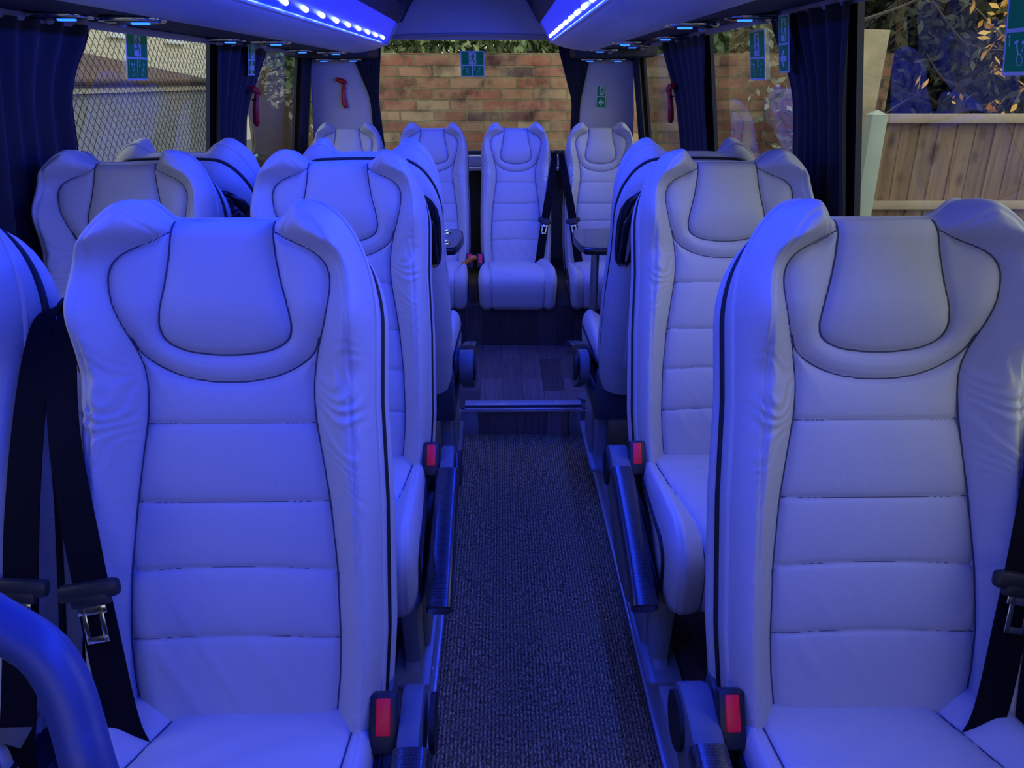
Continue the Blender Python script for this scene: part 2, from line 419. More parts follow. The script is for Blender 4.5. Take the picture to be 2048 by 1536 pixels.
# ------------------------------------------------------------------ the coach seat
ALPHA = math.radians(18)
CA, SA = math.cos(ALPHA), math.sin(ALPHA)
N0 = .060
UT = [-.05, 0, .05, .11, .21, .31, .40, .43, .47, .50, .53, .565, .60, .630, .648, .662, .672, .680, .686, .692, .78]
XT = [.140, .146, .152, .155, .152, .142, .128, .123, .121, .123, .130, .143, .153, .156, .151, .139, .122, .100, .084, .073, .072]
_uu = np.linspace(-.08, .80, 1200); _xx = np.interp(_uu, UT, XT)
_k = np.exp(-.5*(np.arange(-40, 41)*(_uu[1]-_uu[0])/.008)**2); _k /= _k.sum()
_xs = np.convolve(np.pad(_xx, 40, 'edge'), _k, 'valid')
def xs(u): return np.interp(u, _uu, _xs)
def halfw(u): return np.interp(u, [-.06, .0, .1, .3, .45, .56, .64, .76], [.200, .208, .214, .214, .208, .210, .210, .206])
def ut_front(s):
    a = np.abs(s)
    base = .714 + .026*sstep(.34, .56, a)
    q = np.clip((a-.56)/.44, 0, 1)
    return base - .175*(1-np.sqrt(np.clip(1-q**2.0, 0, 1)))
def ut_back(s):
    a = np.abs(s); q = np.clip((a-.52)/.48, 0, 1)
    return .722 - .010*a*a - .15*(1-np.sqrt(np.clip(1-q**2.0, 0, 1)))
U0 = -.035
def outline(utf, inset=0, n=90):
    """left side up, across the top, right side down (x,u)"""
    L = []
    T = np.linspace(0, 1, n)
    e = utf(np.array([1.0]))[0]
    for t in T: u = U0+(e-U0)*t; L.append((-halfw(u), u))
    S = -np.cos(np.linspace(0, PI, 2*n))
    for s in S[1:-1]:
        u = utf(np.array([s]))[0]; L.append((s*halfw(e+(u-e)*1.0), u))
    for t in T[::-1]: u = U0+(e-U0)*t; L.append((halfw(u), u))
    return np.array(L)
OUT_F = outline(ut_front); OUT_B = outline(ut_back)
PAD = catmull([(-.071, .735), (-.072, .70), (-.075, .665), (-.082, .625), (-.091, .588), (-.094, .562), (-.086, .543), (-.062, .530), (-.03, .5245), (0, .523),
               (.03, .5245), (.062, .530), (.086, .543), (.094, .562), (.091, .588), (.082, .625), (.075, .665), (.072, .70), (.071, .735)], 8)
UB = catmull([(-.134, .548), (-.124, .526), (-.100, .507), (-.065, .492), (-.03, .4855), (0, .484), (.03, .4855), (.065, .492), (.100, .507), (.124, .526), (.134, .548)], 8)
_us = np.linspace(-.035, .70, 160)
SR = np.stack([xs(_us), _us], 1); SL = SR*np.array([-1, 1])
HU = [.425, .312, .212, .112]
def hseam(u0):
    x = np.linspace(-1, 1, 40)*xs(np.array([u0]))[0]
    bow = .006 if u0 < .3 else 0.0
    return np.stack([x, u0+bow*(1-(x/.15)**2)], 1)
HS = [hseam(u) for u in HU]
def front_n(X, U):
    ax = np.abs(X)
    head = sstep(.49, .60, U)
    n = N0 + .024*head + .008*np.exp(-((U-.13)/.12)**2)
    q = ax-xs(U)
    n += sstep(-.004, .052, q)*(.043+.008*head)
    n += .014*sstep(.085, .155, ax)*head*sstep(.72, .66, U)
    d = np.minimum.reduce([dist_poly(X, U, PAD), dist_poly(X, U, UB), dist_poly(X, U, SR), dist_poly(X, U, SL)])
    dh = np.minimum.reduce([dist_poly(X, U, h) for h in HS])
    n += .010*(1-np.exp(-d/.013)) - .004*np.exp(-(d/.0042)**2)
    mid = ax < xs(U)
    n += np.where(mid & (U < .50), .006*(1-np.exp(-dh/.016))-.0025*np.exp(-(dh/.0028)**2), .006)
    # gathers in the bolsters at the neck, soft creases in the lower panels
    ph = U/.0165 + 1.1*np.sin(ax*61+U*23) + .9*np.sin(U*71+X*33)
    n += np.where(q > 0, 1, 0)*sstep(.0, .02, q)*.0021*np.sin(2*PI*ph*.62)*np.exp(-((U-.45)/.075)**2)
    n += np.where(q > 0, 1, 0)*.0006*np.sin(2*PI*ph*1.5)*sstep(.62, .40, U)*sstep(.0, .02, q)
    cr = np.sin((X*.8+U*.55)*75+2.0*np.sin(X*19+U*9))
    n += np.where(mid, 1, 0)*.0014*np.clip(cr, 0, 1)**2*np.exp(-((U-.07)/.09)**2)*sstep(0, .05, xs(U)-ax)
    de = dist_poly(X, U, OUT_F)
    r = np.clip(de/.030, 0, 1); roll = np.sqrt(np.clip(1-(1-r)**2, 0, 1))
    n = NE + (n-NE)*roll
    n -= .0042*np.exp(-((de-.026)/.0036)**2)*np.where(ax > .09, 1, 0)
    return n
NE = .052
def P3(X, U, N):
    U = U*1.025
    return np.stack([X, U*SA-(N-N0)*CA, U*CA+(N-N0)*SA], -1)
def flare(X, n): return X*(1+.065*sstep(.008, .045, -n))
def shell_n(X, U):
    de = dist_poly(X, U, OUT_B)
    r = np.clip(de/.075, 0, 1); roll = np.sqrt(np.clip(1-(1-r)**2.2, 0, 1))
    return -.012-(.064+.024*sstep(.55, .1, U))*roll

def build_backrest():
    ns, ntt = 141, 231
    S = np.linspace(-1, 1, ns); S = np.sign(S)*(1-(1-np.abs(S))**1.25)
    T = np.linspace(0, 1, ntt); T = 1-(1-T)**1.12
    s, t = np.meshgrid(S, T)
    U = U0+t*(ut_front(s)-U0)
    X = s*halfw(U)
    N = front_n(X, U)
    P = P3(X, U, N)
    du, dv = np.gradient(P, axis=1), np.gradient(P, axis=0)
    nor = np.cross(du, dv); nor /= np.linalg.norm(nor, axis=-1, keepdims=True)+1e-12
    idx = np.arange(ns*ntt).reshape(ntt, ns)
    q = np.stack([idx[:-1, :-1], idx[:-1, 1:], idx[1:, 1:], idx[1:, :-1]], -1).reshape(-1, 4)
    cx = X.reshape(-1)[q].mean(1); cu = U.reshape(-1)[q].mean(1)
    padp = np.vstack([PAD, [(.071, .80), (-.071, .80)]])
    reg = np.zeros(len(q), int)                     # 0 centre panel
    reg[np.abs(cx) > xs(cu)] = 1                     # side bolster
    ubu = np.interp(np.abs(cx), UB[len(UB)//2:, 0], UB[len(UB)//2:, 1])
    reg[(np.abs(cx) <= xs(cu)) & (cu > ubu)] = 2     # head surround
    reg[in_poly(cx, cu, padp)] = 3                   # headrest pad
    reg[(reg == 1) & (cx > 0)] = 4
    P_, N_ = P.reshape(-1, 3), nor.reshape(-1, 3)
    out = {}
    for r, nm in ((0, 'back_panel'), (1, 'side_bolster_a'), (4, 'side_bolster_b'), (2, 'headrest_surround'), (3, 'headrest_pad')):
        qq = q[reg == r]; used = np.unique(qq); mp = np.full(len(P_), -1); mp[used] = np.arange(len(used))
        me = mesh(nm, P_[used].tolist(), mp[qq].tolist(), M['leather'])
        me.normals_split_custom_set_from_vertices(N_[used].tolist())
        out[nm] = me
    # skirt from the front edge to the piping line
    e_f, e_b = OUT_F, OUT_B
    tn = np.gradient(e_b, axis=0); tn /= np.linalg.norm(tn, axis=1, keepdims=True); on = np.stack([-tn[:, 1], tn[:, 0]], 1)
    rows = []
    for k, (w, nn, o) in enumerate([(0, NE+.001, 0), (.15, .045, .003), (.45, .028, .0035), (.8, .010, .002), (1, .001, -.002), (1, -.002, -.010)]):
        xu = e_f*(1-w)+e_b*w+on*o; rows.append(P3(xu[:, 0], xu[:, 1], np.full(len(xu), nn)))
    g = MB().grid(np.array(rows)); out['side_panel'] = g.me('side_panel', M['leather_side'])
    out['edge_welt'] = MB().tube(P3(e_f[:, 0], e_f[:, 1], np.full(len(e_f), NE)), .0045, 6).me('edge_welt', M['leather'])
    pp = e_b-on*.001
    out['piping'] = MB().tube(P3(pp[:, 0], pp[:, 1], np.full(len(pp), -.005)), .0062, 8).me('piping', M['piping'])
    # seams
    sm = MB()
    def seam(line, r=.0014, off=-.0010):
        n = front_n(line[:, 0], line[:, 1]); sm.tube(P3(line[:, 0], line[:, 1], n-off), r, 5)
    up = PAD[PAD[:, 1] < .711]; seam(up, .0014, -.0016); seam(UB)
    top = np.vstack([SR[(SR[:, 1] < .687)], [(.0735, .6935)]]); seam(top); seam(top*np.array([-1, 1]))
    for h in HS: seam(h, .0007, -.0004)
    out['seam'] = sm.me('seam', M['seam'])
    # stitched line near the edge of the bolsters
    # back shell
    S2 = np.linspace(-1, 1, 61); S2 = np.sign(S2)*(1-(1-np.abs(S2))**1.5); T2 = 1-(1-np.linspace(0, 1, 80))**1.3
    s, t = np.meshgrid(S2, T2); U = U0+t*(ut_back(s)-U0); X = s*halfw(U)
    Ns = shell_n(X, U)
    out['back_shell'] = MB().grid(P3(flare(X, Ns), U, Ns), True).me('back_shell', M['leather_side'], sharp=None)
    u = np.linspace(.07, .40, 24); x = np.linspace(-.155, .155, 24)
    Xp, Up = np.meshgrid(x, u)
    e = np.minimum.reduce([(.155-np.abs(Xp)), (Up-.07), (.40-Up)]); n = shell_n(Xp, Up)-.001-.008*np.clip(e/.012, 0, 1)**.5
    out['back_pocket'] = MB().grid(P3(Xp, Up, n), True).me('back_pocket', M['leather_side'])
    return out
def build_recess(sg):
    u = np.linspace(.425, .662, 34); k = np.linspace(0, 1, 16)
    e0 = np.interp(u, [.425, .432, .445, .47, .56, .60, .63, .65, .662], [.026, .018, .013, .011, .012, .018, .032, .052, .070])
    e1 = np.interp(u, [.425, .432, .445, .47, .56, .585, .61, .635, .655, .662], [.032, .046, .056, .062, .072, .096, .120, .124, .116, .086])
    Uu, K = np.meshgrid(u, k, indexing='ij')
    E = e0[:, None]*(1-K)+e1[:, None]*K
    X = (halfw(Uu)-E)
    ed = np.minimum(np.minimum(K, 1-K)*2, np.minimum((Uu-.425), (.662-Uu))/.03)
    n = shell_n(X, Uu)-.0015-.006*np.clip(ed/.22, 0, 1)**.5+.013*sstep(.3, .75, ed)
    a = MB().grid(P3(flare(X, shell_n(X, Uu))*sg, Uu, n), flip=(sg > 0)).me('handle_recess', M['plastic_gloss'])
    ug = np.linspace(.452, .640, 20)
    ee = np.interp(ug, [.45, .56, .60, .64], [.029, .033, .052, .072])
    xg = halfw(ug)-ee; xg0 = xg; ng = shell_n(xg, ug); xg = flare(xg, ng); ng = ng-.006-.010*np.sin(np.linspace(.15, PI-.25, 20))
    rr = np.interp(ug, [.45, .50, .57, .61, .64], [.011, .009, .010, .018, .010])
    b = MB().tube(P3(xg*sg, ug, ng), rr, 12)
    b.sphere(tuple(P3(np.array([xg[0]*sg]), np.array([.446]), np.array([ng[0]+.003]))[0]), (.012, .012, .012), 10)
    return a, b.me('grab_handle', M['plastic_gloss'])

# cushion: profile runs from the back junction to the front lip and underneath; w = window side sign
CT = math.radians(7)
def build_cushion(w):
    path = catmull([(.075, -.012), (.0, -.004), (-.12, .008), (-.26, .022), (-.37, .030), (-.415, .022), (-.445, -.006), (-.452, -.05), (-.446, -.10), (-.435, -.138), (-.40, -.152), (-.30, -.152), (.05, -.14)], 14)
    seg = np.r_[0, np.cumsum(np.linalg.norm(np.diff(path, axis=0), axis=1))]
    pf = .075
    L = seg[-1]; n = 150
    sp = np.r_[np.linspace(0, .70, 130), np.linspace(.715, L, 20)]
    py, pz = np.interp(sp, seg, path[:, 0]), np.interp(sp, seg, path[:, 1])
    ty, tz = np.gradient(py, sp), np.gradient(pz, sp); tl = np.hypot(ty, tz); ny, nz = tz/tl*-1*-1, -ty/tl
    # normal pointing out of the cushion: rotate tangent (forward,-y) to +z
    ny, nz = tz/tl, -ty/tl
    hw = np.interp(sp, [0, .1, .40, .50, .62, .72, L], [.185, .205, .222, .224, .220, .214, .20])
    a_s = np.interp(sp, [0, .075, .25, .45, .55, .70, L], [.185, .176, .170, .158, .150, .146, .146])     # aisle-side seam
    w_s = np.interp(sp, [0, .075, .2, .35, .50, .70, L], [.070, .092, .128, .150, .152, .148, .146])      # window-side seam
    S = np.linspace(-1, 1, 111); S = np.sign(S)*(1-(1-np.abs(S))**1.25)
    s, p = np.meshgrid(S, sp); HW = np.repeat(hw[:, None], len(S), 1)
    X = s*HW
    ax, ws = -w*a_s[:, None], w*w_s[:, None]
    lo, hi = np.minimum(ax, ws), np.maximum(ax, ws)
    dl, dr = X-lo, hi-X
    out = np.maximum(np.maximum(-dl, -dr), 0)
    d = np.minimum(np.abs(dl), np.abs(dr))
    rise = .020*sstep(0, .05, out)*sstep(.72, .45, p)
    nn = rise+.010*(1-np.exp(-d/.014))-.003*np.exp(-(d/.003)**2)
    nn += .0016*np.sin(p*95+6*np.sin(X*11))*np.exp(-((p-.22)/.10)**2)*np.clip(np.cos(X*7), 0, 1)
    nn += .012*np.clip(1-(X/.2)**2, 0, 1)*np.exp(-((p-.40)/.12)**2)
    dp = np.abs(p-.315); nn -= .0022*np.exp(-(dp/.004)**2)*(out <= 0)
    de = HW-np.abs(X)
    r = np.clip(de/.035, 0, 1); roll = np.sqrt(np.clip(1-(1-r)**2, 0, 1))
    nn = -.028+(nn+.028)*roll
    nn -= .0025*np.exp(-((de-.022)/.003)**2)
    Y = py[:, None]+ny[:, None]*nn; Z = pz[:, None]+nz[:, None]*nn
    top = np.stack([X, Y, Z], -1)
    res = {}
    m = MB().grid(top, True); res['seat_cushion'] = m.me('seat_cushion', M['leather'], sharp=None)
    # side walls
    for k, sg in ((0, -1), (-1, 1)):
        sd = MB()
        e = top[:, k]; c0 = np.array([0, -.18, -.07])
        rows = [e]
        for f, o in ((.10, .004), (.3, .006), (.7, .003), (.97, 0)):
            q = e*(1-f)+np.stack([e[:, 0], np.full(len(e), -.18), np.full(len(e), -.06)], 1)*f; q[:, 0] = e[:, 0]*(1-f)+sg*.212*f+sg*o; rows.append(q)
        sd.grid(np.array(rows), flip=(sg > 0))
        res['cushion_side%d' % sg] = sd.me('cushion_side', M['leather_side'])
    keep = (sp > .09) & (sp < .70)
    for k, sg in ((0, -1), (-1, 1)):
        pp = MB(); q = top[:, k][keep].copy(); q = q*.94+np.array([0, -.18, -.06])*.06; q[:, 0] = top[:, k][keep][:, 0]+sg*.004
        pp.tube(q, .0042, 6)
        res['cushion_piping%d' % sg] = pp.me('cushion_piping', M['piping'])
    sm = MB()
    for arr in (ax[:, 0], ws[:, 0]):
        kk = (sp > .05) & (sp < .70)
        n_ = -.0008
        q = np.stack([arr, py+ny*n_, pz+nz*n_], 1)[kk]
        sm.tube(q, .0013, 5)
    res['cushion_seam'] = sm.me('cushion_seam', M['seam'])
    return res

BACK = build_backrest()
REC = {1: build_recess(1), -1: build_recess(-1)}
CUSH = {1: build_cushion(1), -1: build_cushion(-1)}

JZ = .415             # junction of cushion and backrest above the platform
def arm_meshes(a):
    x0, x1 = a*.238, a*.286
    if x0 > x1: x0, x1 = x1, x0
    out = {}
    hc = (.005, JZ-.035)
    body = []
    for k in range(14): an = PI*.5-PI*1.1*k/13+PI*.12; body.append((hc[0]+.056*math.cos(an), hc[1]+.056*math.sin(an)))
    low = [(-.06, JZ-.125), (-.16, JZ-.175), (-.27, JZ-.19), (-.36, JZ-.175), (-.40, JZ-.15), (-.41, JZ-.125)]
    upr = [(-.40, JZ-.100), (-.25, JZ-.050), (-.12, JZ-.012), (-.05, JZ+.012)]
    out['armrest'] = MB().prism(body+low+upr, 'x', x0+.004*(a > 0)+.0, x1-.010*(a > 0)+.0, .006).me('armrest', M['plastic'])
    out['hub_disc'] = MB().disc((a*.2885, hc[0], hc[1]), .045, 'x', 28, .004).me('hub_disc', M['disc'])
    # carbon grip: rounded bar along the top
    cx = a*.266
    pts = catmull([(-.085, JZ-.004), (-.16, JZ-.020), (-.26, JZ-.048), (-.36, JZ-.082), (-.43, JZ-.112), (-.452, JZ-.124)], 6)
    ring = []
    for k in range(20):
        an = 2*PI*k/20; c, s_ = math.cos(an), math.sin(an)
        ring.append((.027*np.sign(c)*abs(c)**.5, .021*np.sign(s_)*abs(s_)**.5))
    G = []
    tg = np.gradient(pts, axis=0); tg /= np.linalg.norm(tg, axis=1, keepdims=True)
    for i, (p, t) in enumerate(zip(pts, tg)):
        nrm = np.array([t[1], -t[0]]); f = 1.0
        if i == len(pts)-1: f = .82
        G.append([(cx+r[0]*f, p[0]+nrm[0]*r[1]*f, p[1]+nrm[1]*r[1]*f) for r in ring+ring[:1]])
    G = np.array(G); mb = MB().grid(G)
    mb.f.append(tuple(range(20))); last = (len(pts)-1)*21; mb.f.append(tuple(last+k for k in range(20))[::-1])
    out['armrest_grip'] = mb.me('armrest_grip', M['carbon'])
    return out
ARM = {1: arm_meshes(1), -1: arm_meshes(-1)}
# sheet-metal carrier and pedestal
_fr = MB().prism([(.10, JZ-.02), (.115, JZ-.12), (.07, JZ-.205), (-.30, JZ-.205), (-.38, JZ-.165), (-.36, JZ-.135), (.02, JZ-.11), (.05, JZ-.02)], 'x', -.222, .222, .012)
FRAME = _fr.me('seat_frame', M['frame'])
def ped_mesh(a):
    pd = MB()
    x = a*.185
    pd.prism([(.02, JZ-.19), (.00, .03), (.05, .0), (-.34, .0), (-.30, .03), (-.33, JZ-.19)], 'x', x-.02, x+.02, .008)
    pd.prism([(-.05, JZ-.19), (-.07, .012), (-.23, .012), (-.25, JZ-.19)], 'x', x+a*.018, x+a*.034, .006)
    pd.box((x, -.15, .008), (.085, .42, .016), .004)
    return pd.me('pedestal', M['pedestal'])
PED = {1: ped_mesh(1), -1: ped_mesh(-1)}
def buckle_meshes():
    r = Matrix.Rotation(math.radians(-32), 3, 'X')
    a = MB().box((0, 0, 0), (.040, .026, .085), .006, r)
    q = r @ Vector((0, -.0125, .010)); b = MB().box(q, (.021, .006, .052), .0025, r)
    t = r @ Vector((0, 0, .041)); 
    return a.me('buckle', M['plastic_dark']), b.me('release_button', M['red'])
BUCK = buckle_meshes()
def belt_meshes(b, straight=False):
    """strap on side b of the seat, hanging from the shoulder guide down into the cushion gap"""
    ctrl = catmull([(.236, .600, -.02), (.238, .585, .045), (.236, .54, .075), (.216, .42, .118), (.188, .28, .136), (.164, .14, .136), (.146, .03, .132), (.137, -.020, .118), (.134, -.055, .08)], 8)
    if straight: ctrl = catmull([(.236, .600, -.02), (.242, .585, .045), (.243, .54, .075), (.240, .42, .105), (.234, .28, .120), (.228, .14, .122), (.220, .03, .122), (.214, -.03, .12), (.210, -.09, .10)], 8)
    wid = np.interp(np.linspace(0, 1, len(ctrl)), [0, .12, .30, .5, 1], [.010, .013, .021, .0245, .0255])
    P = P3(ctrl[:, 0], ctrl[:, 1], ctrl[:, 2]); P[:, 0] *= b
    tg = np.gradient(P, axis=0); tg /= np.linalg.norm(tg, axis=1, keepdims=True)
    sd = np.cross(tg, np.array([0, -1, .25])); sd /= np.linalg.norm(sd, axis=1, keepdims=True)
    # width direction: mostly sideways; strap turns edge-on at the guide
    nn = np.cross(sd, tg)
    m = MB()
    rows = [P-sd*wid[:, None]+nn*.0012, P+sd*wid[:, None]+nn*.0012, P+sd*wid[:, None]-nn*.0012, P-sd*wid[:, None]-nn*.0012]
    m.grid(np.array(rows+[rows[0]]).transpose(1, 0, 2))
    k = int(len(P)*.56)
    c = P[k]; t = tg[k]; s_ = sd[k]; n_ = nn[k]
    if n_[1] > 0: n_ = -n_
    R = Matrix((Vector(s_), Vector(n_), Vector(t))).transposed()
    dn = -1 if t[2] > 0 else 1
    cl = MB().box(Vector(c)+Vector(n_)*.006, (.086, .018, .026), .008, R)
    cl.box(Vector(c)+Vector(n_)*.007+Vector(t)*(.012*dn), (.055, .016, .022), .006, R)
    # steel tongue: a plate with a hole
    tn = MB(); o = Vector(c)+Vector(n_)*.010+Vector(t)*(.048*dn)
    for dx, dz, w, h in ((-.012, 0, .007, .052), (.012, 0, .007, .052), (0, .021, .030, .010), (0, -.022, .040, .014)):
        tn.box(o+Vector(s_)*dx+Vector(t)*(dz*dn), (w, .0024, h), .0008, R)
    g = MB().sphere((b*.236, .605*SA-(-.02-N0)*CA, .605*CA+(-.02-N0)*SA), (.016, .026, .022), 12)
    g.tube([(b*.236, .605*SA+.075, .605*CA-.03), (b*.236, .605*SA+.09, .605*CA-.22)], .009, 8)
    return m.me('seat_belt', M['belt']), cl.me('tongue_grip', M['plastic_dark']), tn.me('belt_tongue', M['chrome']), g.me('belt_guide', M['plastic_dark'])
BELT = {1: belt_meshes(1), -1: belt_meshes(-1), 2: belt_meshes(1, True)}

def make_seat(label, x, y, z, group, flip=False, aisle=0, belt=0, handle=0, sx=1.0, jz=JZ, bench=False, win=-1, buckle=0):
    r = empty('coach_seat', (x, y, z), PI if flip else 0); r.scale = (sx, 1, 1)
    tag(r, label, 'seat', group)
    J = (0, 0, jz)
    for nm in ('back_panel', 'side_bolster_a', 'side_bolster_b', 'headrest_surround', 'headrest_pad', 'side_panel', 'edge_welt', 'piping', 'back_shell', 'seam'):
        par = r
        o = add({'side_bolster_a': 'side_bolster', 'side_bolster_b': 'side_bolster'}.get(nm, nm), BACK[nm], par, J)
        if nm == 'piping': o['label'] = 'black piping between cover and back shell'
        if nm == 'back_shell': sh = o
    if not bench: add('back_pocket', BACK['back_pocket'], sh)
    C_ = CUSH[win]
    cu = add('seat_cushion', C_['seat_cushion'], r, J)
    for sg in (-1, 1): add('cushion_side', C_['cushion_side%d' % sg], cu); add('piping', C_['cushion_piping%d' % sg], cu, label='black cushion piping')
    add('seam', C_['cushion_seam'], cu)
    if not bench:
        add('seat_frame', FRAME, r, label='dark metal seat frame')
        for a in (1, -1): add('pedestal', PED[a], r, label='grey moulded pedestal')
    if handle:
        h = add('handle_recess', REC[handle][0], r, J, 'glossy dark moulded recess'); add('grab_handle', REC[handle][1], h)
    if aisle:
        a = add('armrest', ARM[aisle]['armrest'], r, label='grey plastic armrest lowered beside the cushion')
        add('hub_disc', ARM[aisle]['hub_disc'], a, label='black round cover'); add('armrest_grip', ARM[aisle]['armrest_grip'], a, label='glossy carbon weave grip')
    if buckle:
        b = add('belt_buckle', BUCK[0], r, (buckle*.222, -.040, jz+.012), 'black buckle'); add('release_button', BUCK[1], b, label='red button')
    if belt:
        m = BELT[belt]
        b = add('seat_belt', m[0], r, J, 'black belt webbing'); add('tongue_grip', m[1], b); add('belt_tongue', m[2], b, label='steel tongue plate'); add('belt_guide', m[3], r, J)
    return r

PZ = .12
XW, XA, XR = -.910, -.396, .556
G1, G2, G3, G4 = 'front row seats', 'second row seats', 'rear-facing third row seats', 'back bench seats'
Y1, Y2, Y3, Y4 = .905, 1.742, 2.485, 4.25
lw1 = make_seat('cream leather seat cut off by the left picture edge, grey tag on its cushion', XW, Y1, PZ, G1, belt=2, win=-1, handle=1)
make_seat('large cream leather seat left of the aisle, nearest, black belt down its outer side', XA, Y1, PZ, G1, aisle=1, belt=-1, win=-1, handle=1, buckle=1)
make_seat('large cream leather seat right of the aisle, nearest, beside the wooden fence window', XR, Y1, PZ, G1, aisle=-1, belt=1, win=1, handle=-1, buckle=-1)
make_seat('cream leather seat in the second row, close to the left window curtain', XW, Y2, PZ, G2, belt=2, win=-1, handle=1)
make_seat('cream leather seat in the second row, left of the carpet, carbon armrest lowered', XA, Y2, PZ, G2, aisle=1, belt=-1, win=-1, handle=1, buckle=1)
make_seat('cream leather seat in the second row, right of the carpet, carbon armrest lowered', XR, Y2, PZ, G2, aisle=-1, belt=1, win=1, handle=-1, buckle=-1)
make_seat('rear-facing cream seat by the left window, its back to the second row', XW+.012, Y3, PZ, G3, flip=True, win=1, handle=-1)
make_seat('rear-facing cream seat left of the aisle, dark grab handle on its back', XA+.014, Y3, PZ, G3, flip=True, aisle=-1, win=1, handle=-1)
make_seat('rear-facing cream seat right of the aisle, dark grab handle on its back', XR-.014, Y3, PZ, G3, flip=True, aisle=1, win=-1, handle=1)
BZ = .335
for i, (x, lb, be, bu) in enumerate(((-.838, 'back bench cream seat under the red hammer, behind the left table', 1, 0), (-.373, 'back bench cream seat second from left, behind the left table', -1, 1),
                           (.085, 'back bench cream seat facing straight down the aisle', 1, -1), (.553, 'back bench cream seat behind the right table, belt hanging beside it', -1, 0))):
    make_seat(lb, x, Y4, BZ, G4, belt=be, sx=.90, jz=.140, bench=True, win=1 if x > 0 else -1, buckle=bu)
# cloth tag on the first window seat
MB().box((0, 0, 0), (.048, .003, .050), .001, Matrix.Rotation(math.radians(-58), 3, 'X') @ Matrix.Rotation(.25, 3, 'Y')).build('fabric_tag', M['tag'], lw1, (.215, -.055, JZ+.028), 'dark grey printed tag')
o = MB().tube(catmull([(-.215, 4.165, .475), (-.19, 4.155, .492), (-.16, 4.15, .515), (-.135, 4.155, .520)], 5), [.010]+[.013]*14+[.010], 10).build('strap_handle', M['orange'])
tag(o, 'small orange pull strap between two back bench seats', 'strap')

# ------------------------------------------------------------------ the cabin shell
def S(o): o['kind'] = 'structure'; return o
YF, YB = -1.7, 4.98  # shell extended forward out of view to hold back ambient light
def wl(z): return -1.20+.145*(z-.95)
def wr(z): return .88-.145*(z-.95)
S(MB().box((.0925, 1.2, -.02), (.545, 3.62, .04)).build('floor', M['floor_wood'], smooth=False))
S(MB().box((-.70, 1.2, .04), (1.05, 3.62, .16)).build('floor_left', M['floor_wood'], smooth=False))
S(MB().box((.63, 1.2, .04), (.54, 3.62, .16)).build('floor_right', M['floor_wood'], smooth=False))
S(MB().box((-.155, 4.0, .04), (2.14, 1.98, .16)).build('floor_back', M['floor_wood'], smooth=False))
S(MB().box((.0925, 3.004, .055), (.545, .012, .115)).build('trim_1', M['riser_wood'], smooth=False))
# rounded riser ends
for i, (x, sg) in enumerate(((-.155, 1), (.340, -1))):
    S(MB().prism([(x-.02*sg, .0), (x+.045*sg, .0), (x+.055*sg, .05), (x+.052*sg, .115), (x-.02*sg, .115)], 'y', 2.985, 3.01, .006).build('trim_%d' % (i+2), M['pedestal']))
# metal edges of the raised side platforms
for i, (x, sg) in enumerate(((-.176, -1), (.361, 1))):
    m = MB().box((x, 1.2, .06), (.006, 3.6, .118), .002)
    m.box((x+sg*.022, 1.2, .122), (.05, 3.6, .006), .002)
    m.box((x-sg*.006, 1.2, .012), (.010, 3.6, .02), .004)
    for k in range(10): m.sphere((x-sg*.003, -.3+k*.36, .075), (.003, .006, .006), 8)
    S(m.build('trim_%d' % (i+4), M['alu']))
# carpet runner
nx, ny_ = 40, 120
X_, Y_ = np.meshgrid(np.linspace(-.165, .350, nx), np.linspace(-.55, 3.000, ny_))
Z_ = .009+.0015*np.sin(Y_*9)*np.sin(X_*14)
ed = np.minimum.reduce([X_+.165, .350-X_, 3.000-Y_]); Z_ = np.where(ed < .004, .001, Z_)
o = MB().grid(np.stack([X_, Y_, Z_], -1)).build('aisle_carpet', M['carpet'], sharp=None)
tag(o, 'dark purple-brown ribbed carpet runner along the aisle', 'carpet')
# ribbed aluminium step nosing
r = empty('step_nosing', (.0925, 2.99, .12)); tag(r, 'ribbed silver aluminium nosing on the edge of the back step', 'step edge')
MB().box((0, .045, .004), (.50, .085, .007), .002).box((0, -.008, .001), (.50, .006, .016), .002).build('nosing_plate', M['alu'], r)
m = MB()
for k in range(4): m.box((0, .006+k*.007, .008), (.498, .003, .004), .001)
m.build('rubber_insert', M['plastic_dark'], r)
m = MB()
for k in range(4): m.sphere((-.18+k*.12, -.012, .001), (.004, .002, .004), 8)
for k in range(2): m.sphere((-.11+k*.24, .07, .008), (.005, .005, .002), 8)
m.build('screw', M['steel'], r)
# back bench box
S(MB().box((-.155, 4.42, .227), (2.10, 1.16, .218)).build('bench_box', M['bench_wood'], smooth=False))

def wall_mesh(fn, sg, openings):
    m = MB()
    def quad(y0, y1, z0, z1):
        x = lambda z: fn(z)
        m.raw([(x(z0), y0, z0), (x(z0), y1, z0), (x(z1), y1, z1), (x(z1), y0, z1),
               (x(z0)+sg*.015, y0, z0), (x(z0)+sg*.015, y1, z0), (x(z1)+sg*.015, y1, z1), (x(z1)+sg*.015, y0, z1)],
              [(0, 1, 2, 3), (4, 7, 6, 5), (0, 4, 5, 1), (3, 2, 6, 7), (0, 3, 7, 4), (1, 5, 6, 2)])
    quad(YF, YB, -.02, .95); quad(YF, YB, 1.66, 2.05)
    ys = [YF]+[v for o in openings for v in o]+[YB]
    for a, b in zip(ys[0::2], ys[1::2]):
        if b > a: quad(a, b, .95, 1.66)
    return m
WL = [(.45, 1.72), (1.92, 3.24), (3.44, 4.62)]  # unseen ends of the front openings shortened to cut side light
WR = [(.55, 1.87), (2.05, 3.16), (3.42, 4.62)]
S(wall_mesh(wl, -1, WL).build('wall_left', M['trim_dark'], smooth=False))
S(wall_mesh(wr, 1, WR).build('wall_right', M['trim_dark'], smooth=False))
k = 1
